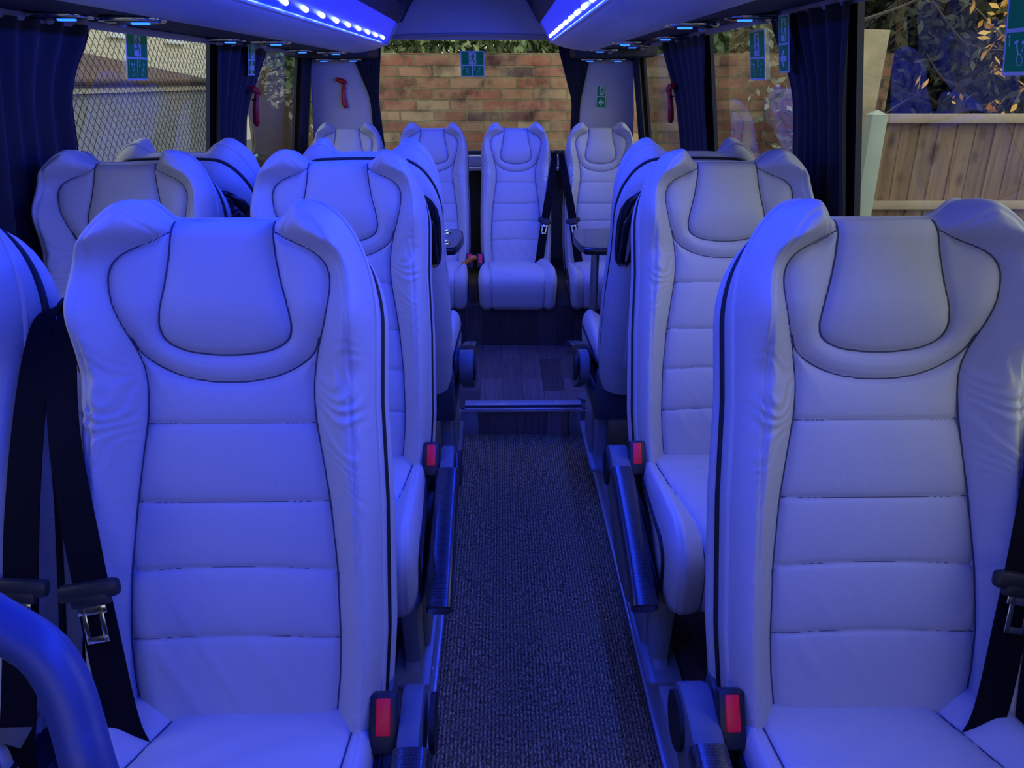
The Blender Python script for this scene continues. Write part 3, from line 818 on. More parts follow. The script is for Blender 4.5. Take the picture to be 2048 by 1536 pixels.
for fn, sg, ops in ((wl, -1, WL), (wr, 1, WR)):
    for a, b in ops:
        m = MB().raw([(fn(.93)+sg*.018, a-.03, .93), (fn(.93)+sg*.018, b+.03, .93), (fn(1.68)+sg*.018, b+.03, 1.68), (fn(1.68)+sg*.018, a-.03, 1.68)], [(0, 1, 2, 3)])
        S(m.build('window_%d' % k, M['glass_side'], smooth=False)); k += 1
S(MB().box((-.155, -1.7, .48), (2.3, .05, 1.0)).build('wall_front', M['trim_dark'], smooth=False))  # unseen bulkhead added to limit light entering from the front
S(MB().raw([(-1.2, -1.69, .95), (.9, -1.69, .95), (.9, -1.69, 2.06), (-1.2, -1.69, 2.06)], [(0, 3, 2, 1)]).build('window_8', M['glass_front'], smooth=False))  # unseen windscreen added as a filter for front daylight
# lower lining panels (below the glass)
S(MB().box((-1.165, 2.2, .5), (.02, 5.5, .80), .005).build('baseboard_left', M['wall']))
S(MB().box((.855, 2.2, .5), (.02, 5.5, .80), .005).build('baseboard_right', M['wall']))
# back wall: below the glass, ledge, header, corner panels
S(MB().box((-.155, 4.99, .50), (2.2, .05, .80)).build('wall_back', M['wall'], smooth=False))
m = MB().box((-.155, 4.90, .915), (1.9, .16, .02), .006).box((-.155, 4.93, .955), (1.9, .10, .07), .012)
S(m.build('trim_6', M['rail']))
S(MB().box((-.155, 4.965, 1.0), (1.6, .03, .03), .006).build('trim_7', M['trim_dark']))
# header with a shallow arched lower edge
arc = [(-.155+x, 1.640+.022*(1-(x/.62)**2)) for x in np.linspace(-.62, .62, 25)]
S(MB().prism([(-.775, 2.06)]+arc+[(.465, 2.06)], 'y', 4.74, 4.80, .004).build('wall_header', M['panel']))
m = MB().tube([(x, 4.745, z) for x, z in arc], .0085, 8); S(m.build('trim_8', M['rail']))
S(MB().box((-.155, 4.97, 1.86), (2.2, .05, .44)).build('wall_back_top', M['panel'], smooth=False))
S(MB().raw([(-.80, 4.955, .99), (.50, 4.955, .99), (.50, 4.955, 1.68), (-.80, 4.955, 1.68)], [(0, 1, 2, 3)]).build('window_7', M['glass_rear'], smooth=False))
for i, poly in enumerate(([(-1.13, .93), (-.72, .93), (-.735, 1.20), (-.79, 1.40), (-.845, 1.62), (-1.098, 1.62), (-1.115, 1.3)],
                          [(.81, .93), (.44, .93), (.452, 1.18), (.485, 1.40), (.530, 1.62), (.775, 1.62), (.80, 1.25)])):
    S(MB().prism(poly, 'y', 4.86, 4.90, .008).build('wall_corner_%s' % ('left', 'right')[i], M['panel']))
for i, (a, b) in enumerate(((-1.16, -.70), (.40, .85))):
    S(MB().box(((a+b)/2, 4.70, 1.585), (b-a, .44, .10), .02).build('trim_%d' % (9+i), M['rack']))
# ceiling, gently vaulted
xs_ = np.linspace(-.545, .215, 14); zz = 1.90-.20*((xs_+.165)/.38)**4+.02
G = np.array([[(x, y, z) for x, z in zip(xs_, zz)] for y in (-.6, 1.5, 3.2, 4.76)])
S(MB().grid(G, True).build('ceiling', M['ceiling'], sharp=None))
S(MB().box((-.155, 1.65, 2.08), (2.3, 6.8, .04)).build('roof', M['trim_dark'], smooth=False))

# ------------------------------------------------------------------ overhead racks with LED strips
RL = dict(wall=(-1.104, 1.568), inn=(-.80, 1.554), trim=(-.600, 1.595), top=(-.535, 1.700), cov=(-.50, 1.78))
RR = dict(wall=(.780, 1.597), inn=(.495, 1.5635), trim=(.270, 1.606), top=(.212, 1.700), cov=(.17, 1.78))
RY0, RY1 = -.55, 4.50
for q, side, sg in ((RL, 'left', 1), (RR, 'right', -1)):
    r = empty('luggage_rack', (q['inn'][0], (RY0+RY1)/2, q['inn'][1])); ox, oz = q['inn']; oy = (RY0+RY1)/2
    tag(r, 'dark overhead luggage rack with pale fascia along the %s windows' % side, 'luggage rack')
    def L(x, z): return (x-ox, z-oz)
    w, i_, t_, tp, cv = q['wall'], q['inn'], q['trim'], q['top'], q['cov']
    # body
    MB().prism([L(*w), L(*i_), L(i_[0], i_[1]+.05), L(cv[0]-sg*.05, 1.78), L(cv[0]-sg*.05, 1.9), L((wl(1.9)+.01 if side == 'left' else wr(1.9)-.01), 1.9)], 'y', RY0-oy, RY1-oy).build('rack_body', M['rack'], r, smooth=False)
    # rounded fascia from the underside up to the LED trim
    c = catmull([i_, (i_[0]*.75+t_[0]*.25, i_[1]-.003+(t_[1]-i_[1])*.06), (i_[0]*.4+t_[0]*.6, i_[1]+(t_[1]-i_[1])*.30), (i_[0]*.12+t_[0]*.88, i_[1]+(t_[1]-i_[1])*.66), t_], 6)
    rows = []
    for y in (RY0, RY1-.10, RY1-.03, RY1-.008, RY1+.012):
        f = {RY0: 0, RY1-.10: 0, RY1-.03: .06, RY1-.008: .2, RY1+.012: .55}[y]
        rows.append([(p[0]-ox-sg*f*.05, y-oy, p[1]-oz+f*.03) for p in c])
    MB().grid(np.array(rows), flip=(sg > 0)).build('fascia', M['fascia'], r, sharp=None)
    MB().tube([(t_[0]-ox, y-oy, t_[1]-oz) for y in (RY0, RY1-.06, RY1-.02)], .006, 8).build('trim_bead', M['fascia'], r)
    MB().prism([L(*tp), L(*cv), L(cv[0]-sg*.06, cv[1]+.10), L(cv[0]-sg*.06, cv[1]+.05), L(tp[0]-sg*.05, tp[1])], 'y', RY0-oy, RY1-oy).build('rack_lip', M['rack'], r)
    e = [L(*p) for p in (i_, (i_[0]*.4+t_[0]*.6, i_[1]+(t_[1]-i_[1])*.35), t_, tp, cv, (cv[0]-sg*.04, 1.90), (i_[0], 1.9))]
    MB().prism(e, 'y', RY1-.008-oy, RY1+.010-oy, .004).build('end_cap', M['fascia'], r)
    # LED strip: a thing of its own clipped into the channel
    s = empty('led_strip', (t_[0], oy, t_[1])); tag(s, 'bright blue LED light strip along the %s luggage rack' % side, 'light strip')
    dx, dz = tp[0]-t_[0], tp[1]-t_[1]
    ch = catmull([(0, .004), (dx*.30-sg*.004, dz*.22), (dx*.65-sg*.004, dz*.60), (dx, dz)], 5)
    MB().grid(np.array([[(p[0], y-oy, p[1]) for p in ch] for y in (RY0, RY1-.09)]), flip=(sg > 0)).build('led_channel', M['led_body'], s, sharp=None)
    lm = MB().sphere((0, 0, 0), (.008, .006, .008), 10).me('led', M['led'])
    y = .45
    while y < RY1-.2:
        add('led', lm, s, (dx*.20+sg*.006, y-oy, dz*.22-.002)); y += .235
    # lamp light
    la = bpy.data.lights.new('led_strip_light', 'AREA'); la.shape = 'RECTANGLE'; la.size = .03; la.size_y = 4.6
    la.color = (.012, .045, 1.0); la.energy = 27 if side == 'left' else 52
    lo = bpy.data.objects.new('led_strip_light', la); col.objects.link(lo)
    lo.location = (t_[0]+sg*.025, 1.95, t_[1]+.03)
    d = Vector((sg*.55, 0, -.80)); lo.rotation_euler = d.to_track_quat('-Z', 'Y').to_euler()
    # keep the long side along the bus
    lo.rotation_euler = (Matrix((Vector((0, 1, 0)).cross(-d).normalized()*1.0, Vector((0, 1, 0)), (-d).normalized())).transposed()).to_euler()
    # pale curtain rail where the rack meets the glass
    wx, wz = q['wall']
    o = MB().box((wx+sg*.008, 1.98, wz-.010), (.018, 5.1, .022), .004, Matrix.Rotation(sg*.3, 3, 'Y')).build('curtain_rail', M['rail'])
    tag(o, 'pale curtain rail under the %s luggage rack' % side, 'curtain rail')

# reading lights under the racks
def reading_light(x, y, z, sg, label):
    r = empty('reading_light', (x, y, z)); tag(r, label, 'reading light', 'reading lights under the racks')
    out = [(math.copysign(abs(math.cos(a))**.7, math.cos(a))*.074, math.copysign(abs(math.sin(a))**.7, math.sin(a))*.055) for a in np.linspace(0, 2*PI, 28, endpoint=False)]
    MB().prism(out, 'z', -.012, .0, .004).build('housing', M['chrome'], r, label='silver oval housing')
    MB().prism([(p[0]*.82, p[1]*.80) for p in out], 'z', -.014, -.0105).build('face_plate', M['plastic_gloss'], r)
    MB().box((sg*.020, -.005, -.0150), (.040, .016, .005), .002).build('lens', M['lens'], r, label='glowing blue lens')
    MB().sphere((-sg*.035, .02, -.016), (.012, .012, .008), 10).build('air_nozzle', M['rail'], r)
pos = [2.0, 3.17, 4.30, 4.62]
desc = ['nearest', 'second', 'third', 'rearmost']
for k, y in enumerate(pos):
    for side, (xa, xb), za, sg in (('left', (-1.03, -.86), 1.557, 1), ('right', (.70, .535), 1.582, -1)):
        for q, x in (('window', xa), ('aisle', xb)):
            yy = y+(.35 if side == 'right' and k == 0 else .28 if side == 'right' and k == 1 else 0)
            zz_ = 1.535 if k == 3 else float(np.interp(x, [-1.104, -.80], [1.568, 1.554]) if side == 'left' else np.interp(x, [.495, .780], [1.5635, 1.597]))+.001
            if k == 3: yy = 4.78 if q == 'aisle' else 4.80
            reading_light(x, yy, zz_, sg, 'small blue reading light, %s pair under the %s rack, on the %s side' % (desc[k], side, q))

# ------------------------------------------------------------------ curtains
def curtain(label, pts0, pts1, place, pleats, amp=.018, tie=None):
    """pts0/pts1: [(z, coord)] of both edges; place(coord, z, off) -> point"""
    z = np.linspace(pts0[0][0], pts0[-1][0], 60); a = np.linspace(0, 1, pleats*14)
    z0 = np.array([p[0] for p in pts0][::-1]); c0 = np.array([p[1] for p in pts0][::-1]); c1 = np.array([p[1] for p in pts1][::-1])
    e0, e1 = np.interp(z, z0, c0), np.interp(z, z0, c1)
    k_ = np.ones(9)/9
    e0 = np.convolve(np.pad(e0, 4, 'edge'), k_, 'valid'); e1 = np.convolve(np.pad(e1, 4, 'edge'), k_, 'valid')
    ph = rng.random()*6
    G = []
    for i, zz in enumerate(z):
        row = []
        for t in a:
            am = amp*(.7+.3*math.sin(5*t+ph))
            off = .028+am*math.sin(2*PI*pleats*t+.8*math.sin(3*t*PI+ph)+.3*math.sin(zz*6))
            row.append(place(e0[i]*(1-t)+e1[i]*t, zz, off))
        G.append(row)
    r = MB().grid(np.array(G)).build('curtain', M['curtain'], sharp=None)
    tag(r, label, 'curtain', 'pleated window curtains')
    if tie is not None:
        i = int(np.argmin(abs(z-tie))); mid = MB(); pp = []
        for t in np.linspace(-.02, 1.02, 12): pp.append(place(e0[i]*(1-t)+e1[i]*t, tie+.012*math.sin(t*PI), .055))
        mid.tube(pp, .012, 8).build('tieback', M['trim_dark'], r)
    return r
pl_ = lambda c, z, o: (wl(z)+o, c, z)
pr_ = lambda c, z, o: (wr(z)-o, c, z)
pb_ = lambda c, z, o: (c, 4.86-o*.5, z)
curtain('dark navy pleated curtain gathered at the front of the left windows', [(1.552, 1.58), (1.40, 1.66), (.72, 1.62)], [(1.552, 2.29), (1.39, 2.15), (.72, 2.26)], pl_, 7)
curtain('dark navy curtain on the left middle pillar behind the arrow sign', [(1.552, 3.22), (1.30, 3.24), (.72, 3.22)], [(1.552, 3.95), (1.27, 3.64), (.72, 3.66)], pl_, 6, .014)
curtain('narrow dark curtain at the rear end of the left windows', [(1.55, 4.60), (1.3, 4.62), (.72, 4.60)], [(1.55, 4.82), (1.3, 4.80), (.72, 4.82)], pl_, 4, .010)
curtain('dark navy curtain gathered on the right front pillar beside the fence view', [(1.580, 1.83), (1.40, 1.86), (.72, 1.84)], [(1.580, 2.40), (1.37, 2.20), (.72, 2.24)], pr_, 6, .016)
curtain('dark navy curtain on the right middle pillar behind a red hammer', [(1.580, 3.12), (1.35, 3.17), (.72, 3.12)], [(1.580, 3.96), (1.38, 3.68), (.72, 3.60)], pr_, 6, .014)
curtain('narrow dark curtain at the rear end of the right windows', [(1.570, 4.56), (1.3, 4.58), (.72, 4.56)], [(1.570, 4.84), (1.3, 4.82), (.72, 4.84)], pr_, 4, .010)
curtain('black curtain swept to the left edge of the back window', [(1.60, -.872), (1.32, -.765), (.98, -.755)], [(1.60, -.685), (1.30, -.715), (.98, -.690)], pb_, 5, .012)
curtain('black curtain swept to the right edge of the back window', [(1.60, .335), (1.30, .425), (.98, .415)], [(1.60, .535), (1.32, .475), (.98, .470)], pb_, 5, .012)

# ------------------------------------------------------------------ signs
class Sign:
    def __init__(s, org, right, up, label, w, h):
        R, U = Vector(right).normalized(), Vector(up).normalized(); N = R.cross(U)
        s.r = empty('exit_sign', org); s.r.matrix_world = Matrix.Translation(org) @ Matrix((R, U, N)).transposed().to_4x4()
        tag(s.r, label, 'sign', 'green emergency exit signs'); s.w, s.h = w, h
        MB().box((0, 0, .001), (w, h, .002), .0006).build('plate', M['white'], s.r)
    def rects(s, name, lst, mat, z):
        m = MB()
        for x0, y0, x1, y1 in lst: m.box(((x0+x1)/2, (y0+y1)/2, z), (x1-x0, y1-y0, .0008))
        return m.build(name, mat, s.r, smooth=False)
    def strokes(s, name, items, mat, z):
        m = MB()
        for it in items:
            if it[0] == 'c':
                _, cx, cy, r = it
                vs = [(cx+r*math.cos(2*PI*k/16), cy+r*math.sin(2*PI*k/16), z) for k in range(16)]; m.raw(vs, [tuple(range(16))])
            elif it[0] == 'p':
                m.raw([(x, y, z) for x, y in it[1]], [tuple(range(len(it[1])))])
            else:
                _, pts, w = it
                for (x0, y0), (x1, y1) in zip(pts[:-1], pts[1:]):
                    d = math.hypot(x1-x0, y1-y0) or 1; ex, ey = (x1-x0)/d*w*.35, (y1-y0)/d*w*.35; nx, ny = -(y1-y0)/d*w/2, (x1-x0)/d*w/2
                    m.raw([(x0-ex+nx, y0-ey+ny, z), (x0-ex-nx, y0-ey-ny, z), (x1+ex-nx, y1+ey-ny, z), (x1+ex+nx, y1+ey+ny, z)], [(0, 1, 2, 3)])
        return m.build(name, mat, s.r, smooth=False)
def runner(cx, cy, k, mir=1):
    f = lambda L: [(cx+mir*x*k, cy+y*k) for x, y in L]
    return [('c', cx+mir*.10*k, cy+.40*k, .085*k), ('s', f([(.04, .27), (-.02, .0)]), .15*k),
            ('s', f([(.06, .27), (.20, .10), (.34, .10)]), .065*k), ('s', f([(.02, .28), (-.16, .24), (-.24, .06)]), .065*k),
            ('s', f([(-.01, .0), (.14, -.20), (.24, -.46)]), .10*k), ('s', f([(-.03, .0), (-.08, -.22), (-.34, -.24)]), .09*k)]
def hammer_hand(cx, cy, k, mir, arrow):
    f = lambda L: [(cx+mir*x*k, cy+y*k) for x, y in L]
    it = [('s', f([(-.26, .40), (-.10, .44)]), .10*k), ('s', f([(-.18, .42), (-.02, -.02)]), .07*k),
          ('s', f([(-.02, -.02), (-.08, -.12), (-.06, -.30), (.02, -.40), (.22, -.40), (.30, -.24), (.14, -.02), (-.02, -.02)]), .035*k)]
    if arrow: it += [('s', f([(.20, .08), (.26, .22), (.22, .38)]), .05*k), ('p', f([(.10, .34), (.22, .50), (.34, .36)]))]
    return it
DIG = {'1': [[(-.25, .3), (0, .5), (0, -.5)]], '2': [[(-.3, .28), (-.1, .5), (.2, .45), (.28, .2), (-.3, -.5), (.32, -.5)]]}
def exit_hammer_sign(org, right, up, label, w=.150, h=.146):
    s = Sign(org, right, up, label, w, h); b = .006
    y1 = -h/2+h*.44
    s.rects('green_panel', [(-w/2+b, y1+b/2, w/2-b, h/2-b), (-w/2+b, -h/2+b, -b/2, y1-b/2), (b/2, -h/2+b, w/2-b, y1-b/2)], M['green'], .0026)
    ph = h/2-b-y1-b/2; cy = (h/2-b+y1+b/2)/2
    dw = w*.155
    s.rects('doorway', [(-dw, cy-ph*.46, dw, cy+ph*.46)], M['white'], .0034)
    s.strokes('running_figure', runner(0, cy, ph*.84), M['green'], .0042)
    lh = y1+h/2; lc = (-h/2+y1)/2
    it = hammer_hand(-w*.23, lc-lh*.02, lh*.62, 1, True)+hammer_hand(w*.24, lc-lh*.02, lh*.62, -1, False)
    s.strokes('hammer_symbol', it, M['white'], .0034)
    for c, x in (('1', -w/2+b+.009), ('2', b/2+.010)):
        s.strokes('numeral', [('s', [(x+p[0]*.012, y1-.014+p[1]*.016) for p in pl], .0022) for pl in DIG[c]], M['white'], .0034)
def exit_arrow_sign(org, right, up, label, w=.076, h=.140):
    s = Sign(org, right, up, label, w, h); b = .005
    s.rects('green_panel', [(-w/2+b, b/2, w/2-b, h/2-b), (-w/2+b, -h/2+b, w/2-b, -b/2)], M['green'], .0026)
    s.rects('doorway', [(-w*.16, h*.05, w*.30, h*.44)], M['white'], .0034)
    s.strokes('running_figure', runner(w*.07, h*.25, h*.36), M['green'], .0042)
    cy = -h*.25; k = w*.30
    s.strokes('arrow', [('p', [(-k, cy), (-k*.1, cy+k*.9), (k*.42, cy+k*.9), (-k*.12, cy+k*.32), (k, cy+k*.32), (k, cy-k*.32), (-k*.12, cy-k*.32), (k*.42, cy-k*.9), (-k*.1, cy-k*.9)])], M['white'], .0034)
TU = (.145, 0, 1); TUR = (-.145, 0, 1)
exit_hammer_sign((wl(1.49)-.012, 2.625, 1.492), (0, 1, 0), TU, 'green emergency exit sign on the left window in front of the chain-link fence', .150, .148)
exit_arrow_sign((wl(1.50)+.052, 3.60, 1.500), (0, 1, 0), TU, 'narrow green exit arrow sign on the left pillar curtain', .10, .125)
exit_hammer_sign((wr(1.493)+.012, 2.622, 1.493), (0, -1, 0), TUR, 'green emergency exit sign on the right window over the dark brick wall', .150, .148)
exit_arrow_sign((wr(1.507)-.062, 2.165, 1.507), (0, -1, 0), TUR, 'narrow green exit arrow sign in front of the right front curtain')
exit_hammer_sign((wr(1.502)+.012, 1.268, 1.502), (0, -1, 0), TUR, 'large green exit sign cut by the picture edge, over the fence and trees', .150, .152)
exit_hammer_sign((-.1625, 4.950, 1.509), (1, 0, 0), (0, 0, 1), 'green emergency exit sign in the middle of the back window', .142, .142)
exit_arrow_sign((.599, 4.857, 1.328), (1, 0, 0), (0, 0, 1), 'small green exit arrow sign on the pale right rear panel', .060, .128)

# ------------------------------------------------------------------ emergency hammers
def hammer(org, right, up, label, mir=1):
    R, U = Vector(right).normalized(), Vector(up).normalized(); N = R.cross(U)
    r = empty('emergency_hammer', org); r.matrix_world = Matrix.Translation(org) @ Matrix((R, U, N)).transposed().to_4x4()
    tag(r, label, 'hammer', 'red emergency hammers')
    MB().tube(catmull([(.004*mir, .045, .014), (.0, .02, .014), (-.004*mir, -.02, .015), (.0, -.06, .015), (.010*mir, -.088, .014)], 5), list(np.interp(np.linspace(0, 1, 21), [0, .2, .5, .85, 1], [.010, .010, .013, .015, .009])), 12).build('hammer_handle', M['red_hammer'], r)
    MB().tube([(-.042*mir, .072, .014), (-.032*mir, .070, .014), (.0, .060, .014), (.016*mir, .048, .014)], [.011, .013, .015, .013], 12).build('hammer_head', M['red_hammer'], r)
    MB().box((.0, .022, .010), (.026, .008, .022), .003).build('bracket', M['plastic_dark'], r)
hammer((-.918, 4.861, 1.352), (1, 0, 0), (0, 0, 1), 'red emergency hammer on the pale left rear panel')
hammer((wl(1.32)+.055, 3.63, 1.318), (.25, 1, 0), TU, 'red emergency hammer seen edge-on at the left pillar', 1)
hammer((wr(1.32)-.050, 3.66, 1.330), (.2, -1, 0), TUR, 'red emergency hammer hanging at the right middle pillar', -1)

# ------------------------------------------------------------------ tables
def table(x0, x1, label, sg):
    cy = 3.05; r = empty('table', ((x0+x1)/2, cy, PZ)); tag(r, label, 'table', 'dark tables facing the back bench'); cx = (x0+x1)/2
    rd = .07; a = x1-cx if sg > 0 else x0-cx; w = x0-cx if sg > 0 else x1-cx
    o = [(w, -.21), (a-sg*.06, -.21), (a-sg*.012, -.195), (a, -.15), (a+sg*.012, .0), (a, .17), (a-sg*.02, .205), (a-sg*.07, .21), (w, .21)]
    MB().prism(o, 'z', .690, .716, .007).build('table_edge', M['table_edge'], r)
    top = MB().prism([(p[0]*.985 if abs(p[0]-w) > .01 else p[0], p[1]*.96) for p in o], 'z', .7155, .7185).build('tabletop', M['table'], r)
    for px, py in ((a-sg*.085, .12), (a-sg*.075, -.10)) if sg > 0 else ():
        MB().tube([(px+.038*math.cos(t), py+.038*math.sin(t), .719) for t in np.linspace(0, 2*PI, 28, endpoint=False)], .005, 8, closed=True).build('cup_holder', M['chrome'], top, label='chrome cup ring')
    lx = a-sg*.085
    MB().tube([(lx, .06, .0), (lx, .06, .69)], .017, 14).tube([(lx, .06, .66), (lx, .06, .69)], .03, 14).build('table_leg', M['steel'], r)
    MB().tube([(lx, .06, .0), (lx, .06, .012)], .05, 18).build('foot_plate', M['steel'], r)
table(-1.145, -.158, 'dark table left of the aisle with chrome cup rings', 1)
table(.300, .830, 'dark table right of the aisle on a steel leg', -1)

# ------------------------------------------------------------------ driver-side grab rail
r = empty('grab_rail', (-.26, .35, .12)); tag(r, 'thick blue curved grab rail in the near left corner of the view', 'grab rail')
p = catmull([(-.44, .400, 1.195), (-.38, .388, 1.165), (-.318, .376, 1.136), (-.295, .371, 1.124), (-.271, .365, 1.110), (-.2575, .358, 1.091), (-.2495, .349, 1.069), (-.2405, .337, 1.039), (-.222, .32, .95), (-.212, .31, .75), (-.21, .31, .12)], 8)
MB().tube([(q[0]+.26, q[1]-.35, q[2]-.12) for q in p], .0142, 18).build('rail_tube', M['rail_blue'], r)
p = catmull([(-.44, .400, .12), (-.44, .400, 1.195)], 3)
MB().tube([(q[0]+.26, q[1]-.35, q[2]-.12) for q in p], .0142, 16).build('rail_post', M['rail_blue'], r)
p = catmull([(-.44, .40, 1.06), (-.36, .372, 1.035), (-.322, .345, 1.005), (-.306, .335, .97), (-.30, .33, .12)], 6)
MB().tube([(q[0]+.26, q[1]-.35, q[2]-.12) for q in p], .0142, 16).build('rail_post', M['rail_blue'], r)

# ------------------------------------------------------------------ outside
S(MB().box((0, 9, -.70), (60, 50, .1)).build('ground', M['ground'], smooth=False))
GZ = -.65
# brick wall behind the bus
o = MB().box((.80, 6.11, (1.60+GZ)/2), (4.1, .22, 1.60-GZ)).build('brick_wall', M['brick'], smooth=False)
tag(o, 'old red and yellow brick wall behind the back window', 'wall')
def leaves(name, mat, boxes, n, size, seed, parent=None):
    rg = np.random.default_rng(seed); V, F = [], []
    for (c, d, k) in boxes:
        for _ in range(int(n*k)):
            while True:
                p = rg.uniform(-1, 1, 3)
                if p@p < 1: break
            ctr = np.array(c)+p*np.array(d)
            a = rg.normal(size=3); a /= np.linalg.norm(a); b = np.cross(a, rg.normal(size=3)); b /= np.linalg.norm(b)
            s_ = size*rg.uniform(.6, 1.4)
            i = len(V)
            V += [ctr-a*s_, ctr+b*s_*.45, ctr+a*s_, ctr-b*s_*.45]; F.append((i, i+1, i+2, i+3))
    return add(name, mesh(name, V, F, mat, False), parent)
# hedge above the wall
o = leaves('hedge', M['leaf_green'], [((x, 6.9, 1.75), (.75, .45, .75), 1) for x in (-1.2, -.5, .2, .9, 1.6)]+[((x, 8.3, 2.2), (1.0, .4, 1.2), 1) for x in (-1.4, 0, 1.4)], 3200, .042, 3)
tag(o, 'green hedge showing over the top of the brick wall', 'hedge')
# trees at the right
def tree(label, x, y, seed, sz, zc, n=2600, mat='leaf_dark'):
    r = empty('tree', (x, y, GZ)); tag(r, label, 'tree', 'dark trees beyond the fence')
    rg = random.Random(seed); t = MB()
    t.tube([(0, 0, 0), (.05, .02, 1.2), (-.05, 0, 2.4), (.1, 0, 3.6)], [.09, .07, .05, .02], 8)
    t.build('trunk', M['bark'], r)
    b = MB()
    for k in range(14):
        z0 = 1.2+rg.random()*2.2; a = rg.random()*2*PI; L = .6+rg.random()*.9
        q = [Vector((0, 0, z0))]
        for j in range(4): q.append(q[-1]+Vector((math.cos(a)*L/4, math.sin(a)*L/4, L*.10+rg.uniform(-.06, .12)))); a += rg.uniform(-.4, .4)
        b.tube(q, [.022, .017, .012, .008, .004], 5)
    b.build('branch', M['bark'], r)
    boxes = [((rg.uniform(-.8, .8)*sz, rg.uniform(-.3, .6), zc+rg.uniform(-1.2, 1.3)-GZ), (.7*sz, .5, .7), 1/6) for _ in range(8)]
    leaves('foliage', M[mat], boxes, n, .05, seed, r)
tree('dark leafy tree behind the fence post', 2.9, 7.4, 11, 1.2, 2.3)
tree('dark tree in the middle of the right front window view', 4.3, 7.6, 12, 1.2, 2.4)
tree('dark tree beyond the fence at the right picture edge', 5.6, 7.2, 13, 1.2, 2.2)
o = leaves('hedge', M['leaf_dark'], [((x, 8.6, 1.8), (1.3, .6, 1.6), 1) for x in (1.5, 3., 4.5, 6., 7.5, 9.)]+[((x, 9.3, 1.0), (1.2, .4, 1.0), 1) for x in (2.2, 3.6, 5., 6.4)]+[((x, 9.2, 4.2), (1.4, .6, 2.2), 1.3) for x in (1., 3., 4.5, 6., 7.5, 9., 10.5)], 4600, .10, 21)
tag(o, 'dense dark undergrowth filling the view beyond the wooden fence', 'undergrowth', kind='stuff')
# autumn branch in front of the trees
r = empty('autumn_branch', (3.1, 5.6, 1.2)); tag(r, 'bare thin branches with a few orange autumn leaves over the fence', 'branch')
bb = MB(); rg = random.Random(5); tips = []
for x0, z0, a0 in ((.9, .2, 2.2), (.9, .25, 2.7), (1.0, .7, 2.8), (.5, -.1, 2.0), (1.2, .1, 1.7), (.4, .3, 1.9)):
    q = [Vector((x0, 0, z0))]; a = a0
    for j in range(7): q.append(q[-1]+Vector((math.cos(a)*.13, rg.uniform(-.04, .04), math.sin(a)*.10))); a += rg.uniform(-.45, .40)
    bb.tube(q, [.013, .011, .009, .007, .006, .004, .003, .002], 5); tips += q[3:]
bb.build('twig', M['bark'], r)
boxes = [((p.x, p.y-.03, p.z), (.06, .06, .06), .12) for p in tips[::3]]+[((.20, -.05, .55), (.17, .12, .15), .9), ((.26, -.1, .31), (.10, .1, .06), .35), ((.30, -.1, .05), (.10, .06, .06), .25), ((-.27, -.05, .2), (.06, .05, .05), .1), ((.0, -.05, .10), (.12, .05, .05), .12)]
leaves('autumn_leaves', M['leaf_autumn'], boxes, 46, .034, 8, r)
# ivy on the wall
r = leaves('ivy', M['leaf_pale'], [((2.05, 5.86, 1.40), (.30, .07, .30), 1), ((2.15, 5.86, .95), (.22, .07, .35), 1)], 110, .035, 31)
tag(r, 'pale leafy ivy hanging on the brick wall in the right middle window', 'ivy')
# wooden fence
r = empty('wooden_fence', (2.32, 5.0, GZ)); tag(r, 'new knotty timber fence with horizontal rails', 'fence')
m = MB(); x = .06
while x < 6.0:
    m.box((x+.065, .0+.004*(int(x*100) % 2), (1.18-GZ)/2), (.138, .014, 1.18-GZ), .002, Matrix.Rotation(.07, 3, 'Z')); x += .118
m.build('board_panel', M['fence'], r, smooth=False)
MB().box((3.03, -.035, 1.200-GZ), (6.0, .06, .055), .004).build('top_rail', M['fence_rail'], r)
MB().box((3.03, -.035, .675-GZ), (6.0, .05, .05), .004).build('middle_rail', M['fence_rail'], r)
MB().box((3.03, -.035, .0-GZ), (6.0, .05, .05), .004).build('bottom_rail', M['fence_rail'], r)
m = MB().box((0, -.02, (1.22-GZ)/2), (.10, .10, 1.22-GZ), .006)
m.raw([(-.05, -.07, 1.22-GZ), (.05, -.07, 1.22-GZ), (.05, .03, 1.22-GZ), (-.05, .03, 1.22-GZ), (0, -.02, 1.25-GZ)], [(0, 1, 4), (1, 2, 4), (2, 3, 4), (3, 0, 4)])
m.build('post', M['concrete'], r, label='pale concrete fence post')
o = MB().box((2.33, 5.35, (1.72+GZ)/2), (.24, .03, 1.72-GZ), .004, Matrix.Rotation(.03, 3, 'Y')).build('chipboard_panel', M['osb'])
tag(o, 'tall chipboard panel standing behind the concrete fence post', 'board')
# left side: chain-link fence
FX = -2.4
r = empty('chain_link_fence', (FX, 5.2, GZ)); tag(r, 'dark chain-link fence close outside the left window', 'fence')
m = MB(); y0, y1, z0, z1 = -2.2, 1.9, .3, 2.95; p = .072; n = int((y1-y0+z1-z0)/p)+1
def wire(a, b):
    d = (b-a)
    sd = Vector((0, -d.z, d.y)).normalized()*.0022; x = Vector((.0022, 0, 0))
    m.raw([a-sd, a+x, a+sd, a-x, b-sd, b+x, b+sd, b-x], [(0, 1, 5, 4), (1, 2, 6, 5), (2, 3, 7, 6), (3, 0, 4, 7)])
for k in range(n):
    c = y0-(z1-z0)+k*p
    a = Vector((0, max(c, y0), z0+max(0, y0-c))); b_ = min(c+(z1-z0), y1)
    if b_ > a.y: wire(a, Vector((0, b_, z0+(b_-c))))
    c2 = y0+k*p
    a = Vector((.003, min(c2, y1), z0+max(0, c2-y1))); b_ = max(c2-(z1-z0), y0)
    if a.y > b_: wire(a, Vector((.003, b_, z0+(c2-b_))))
m.build('wire_mesh', M['chain'], r, smooth=False)
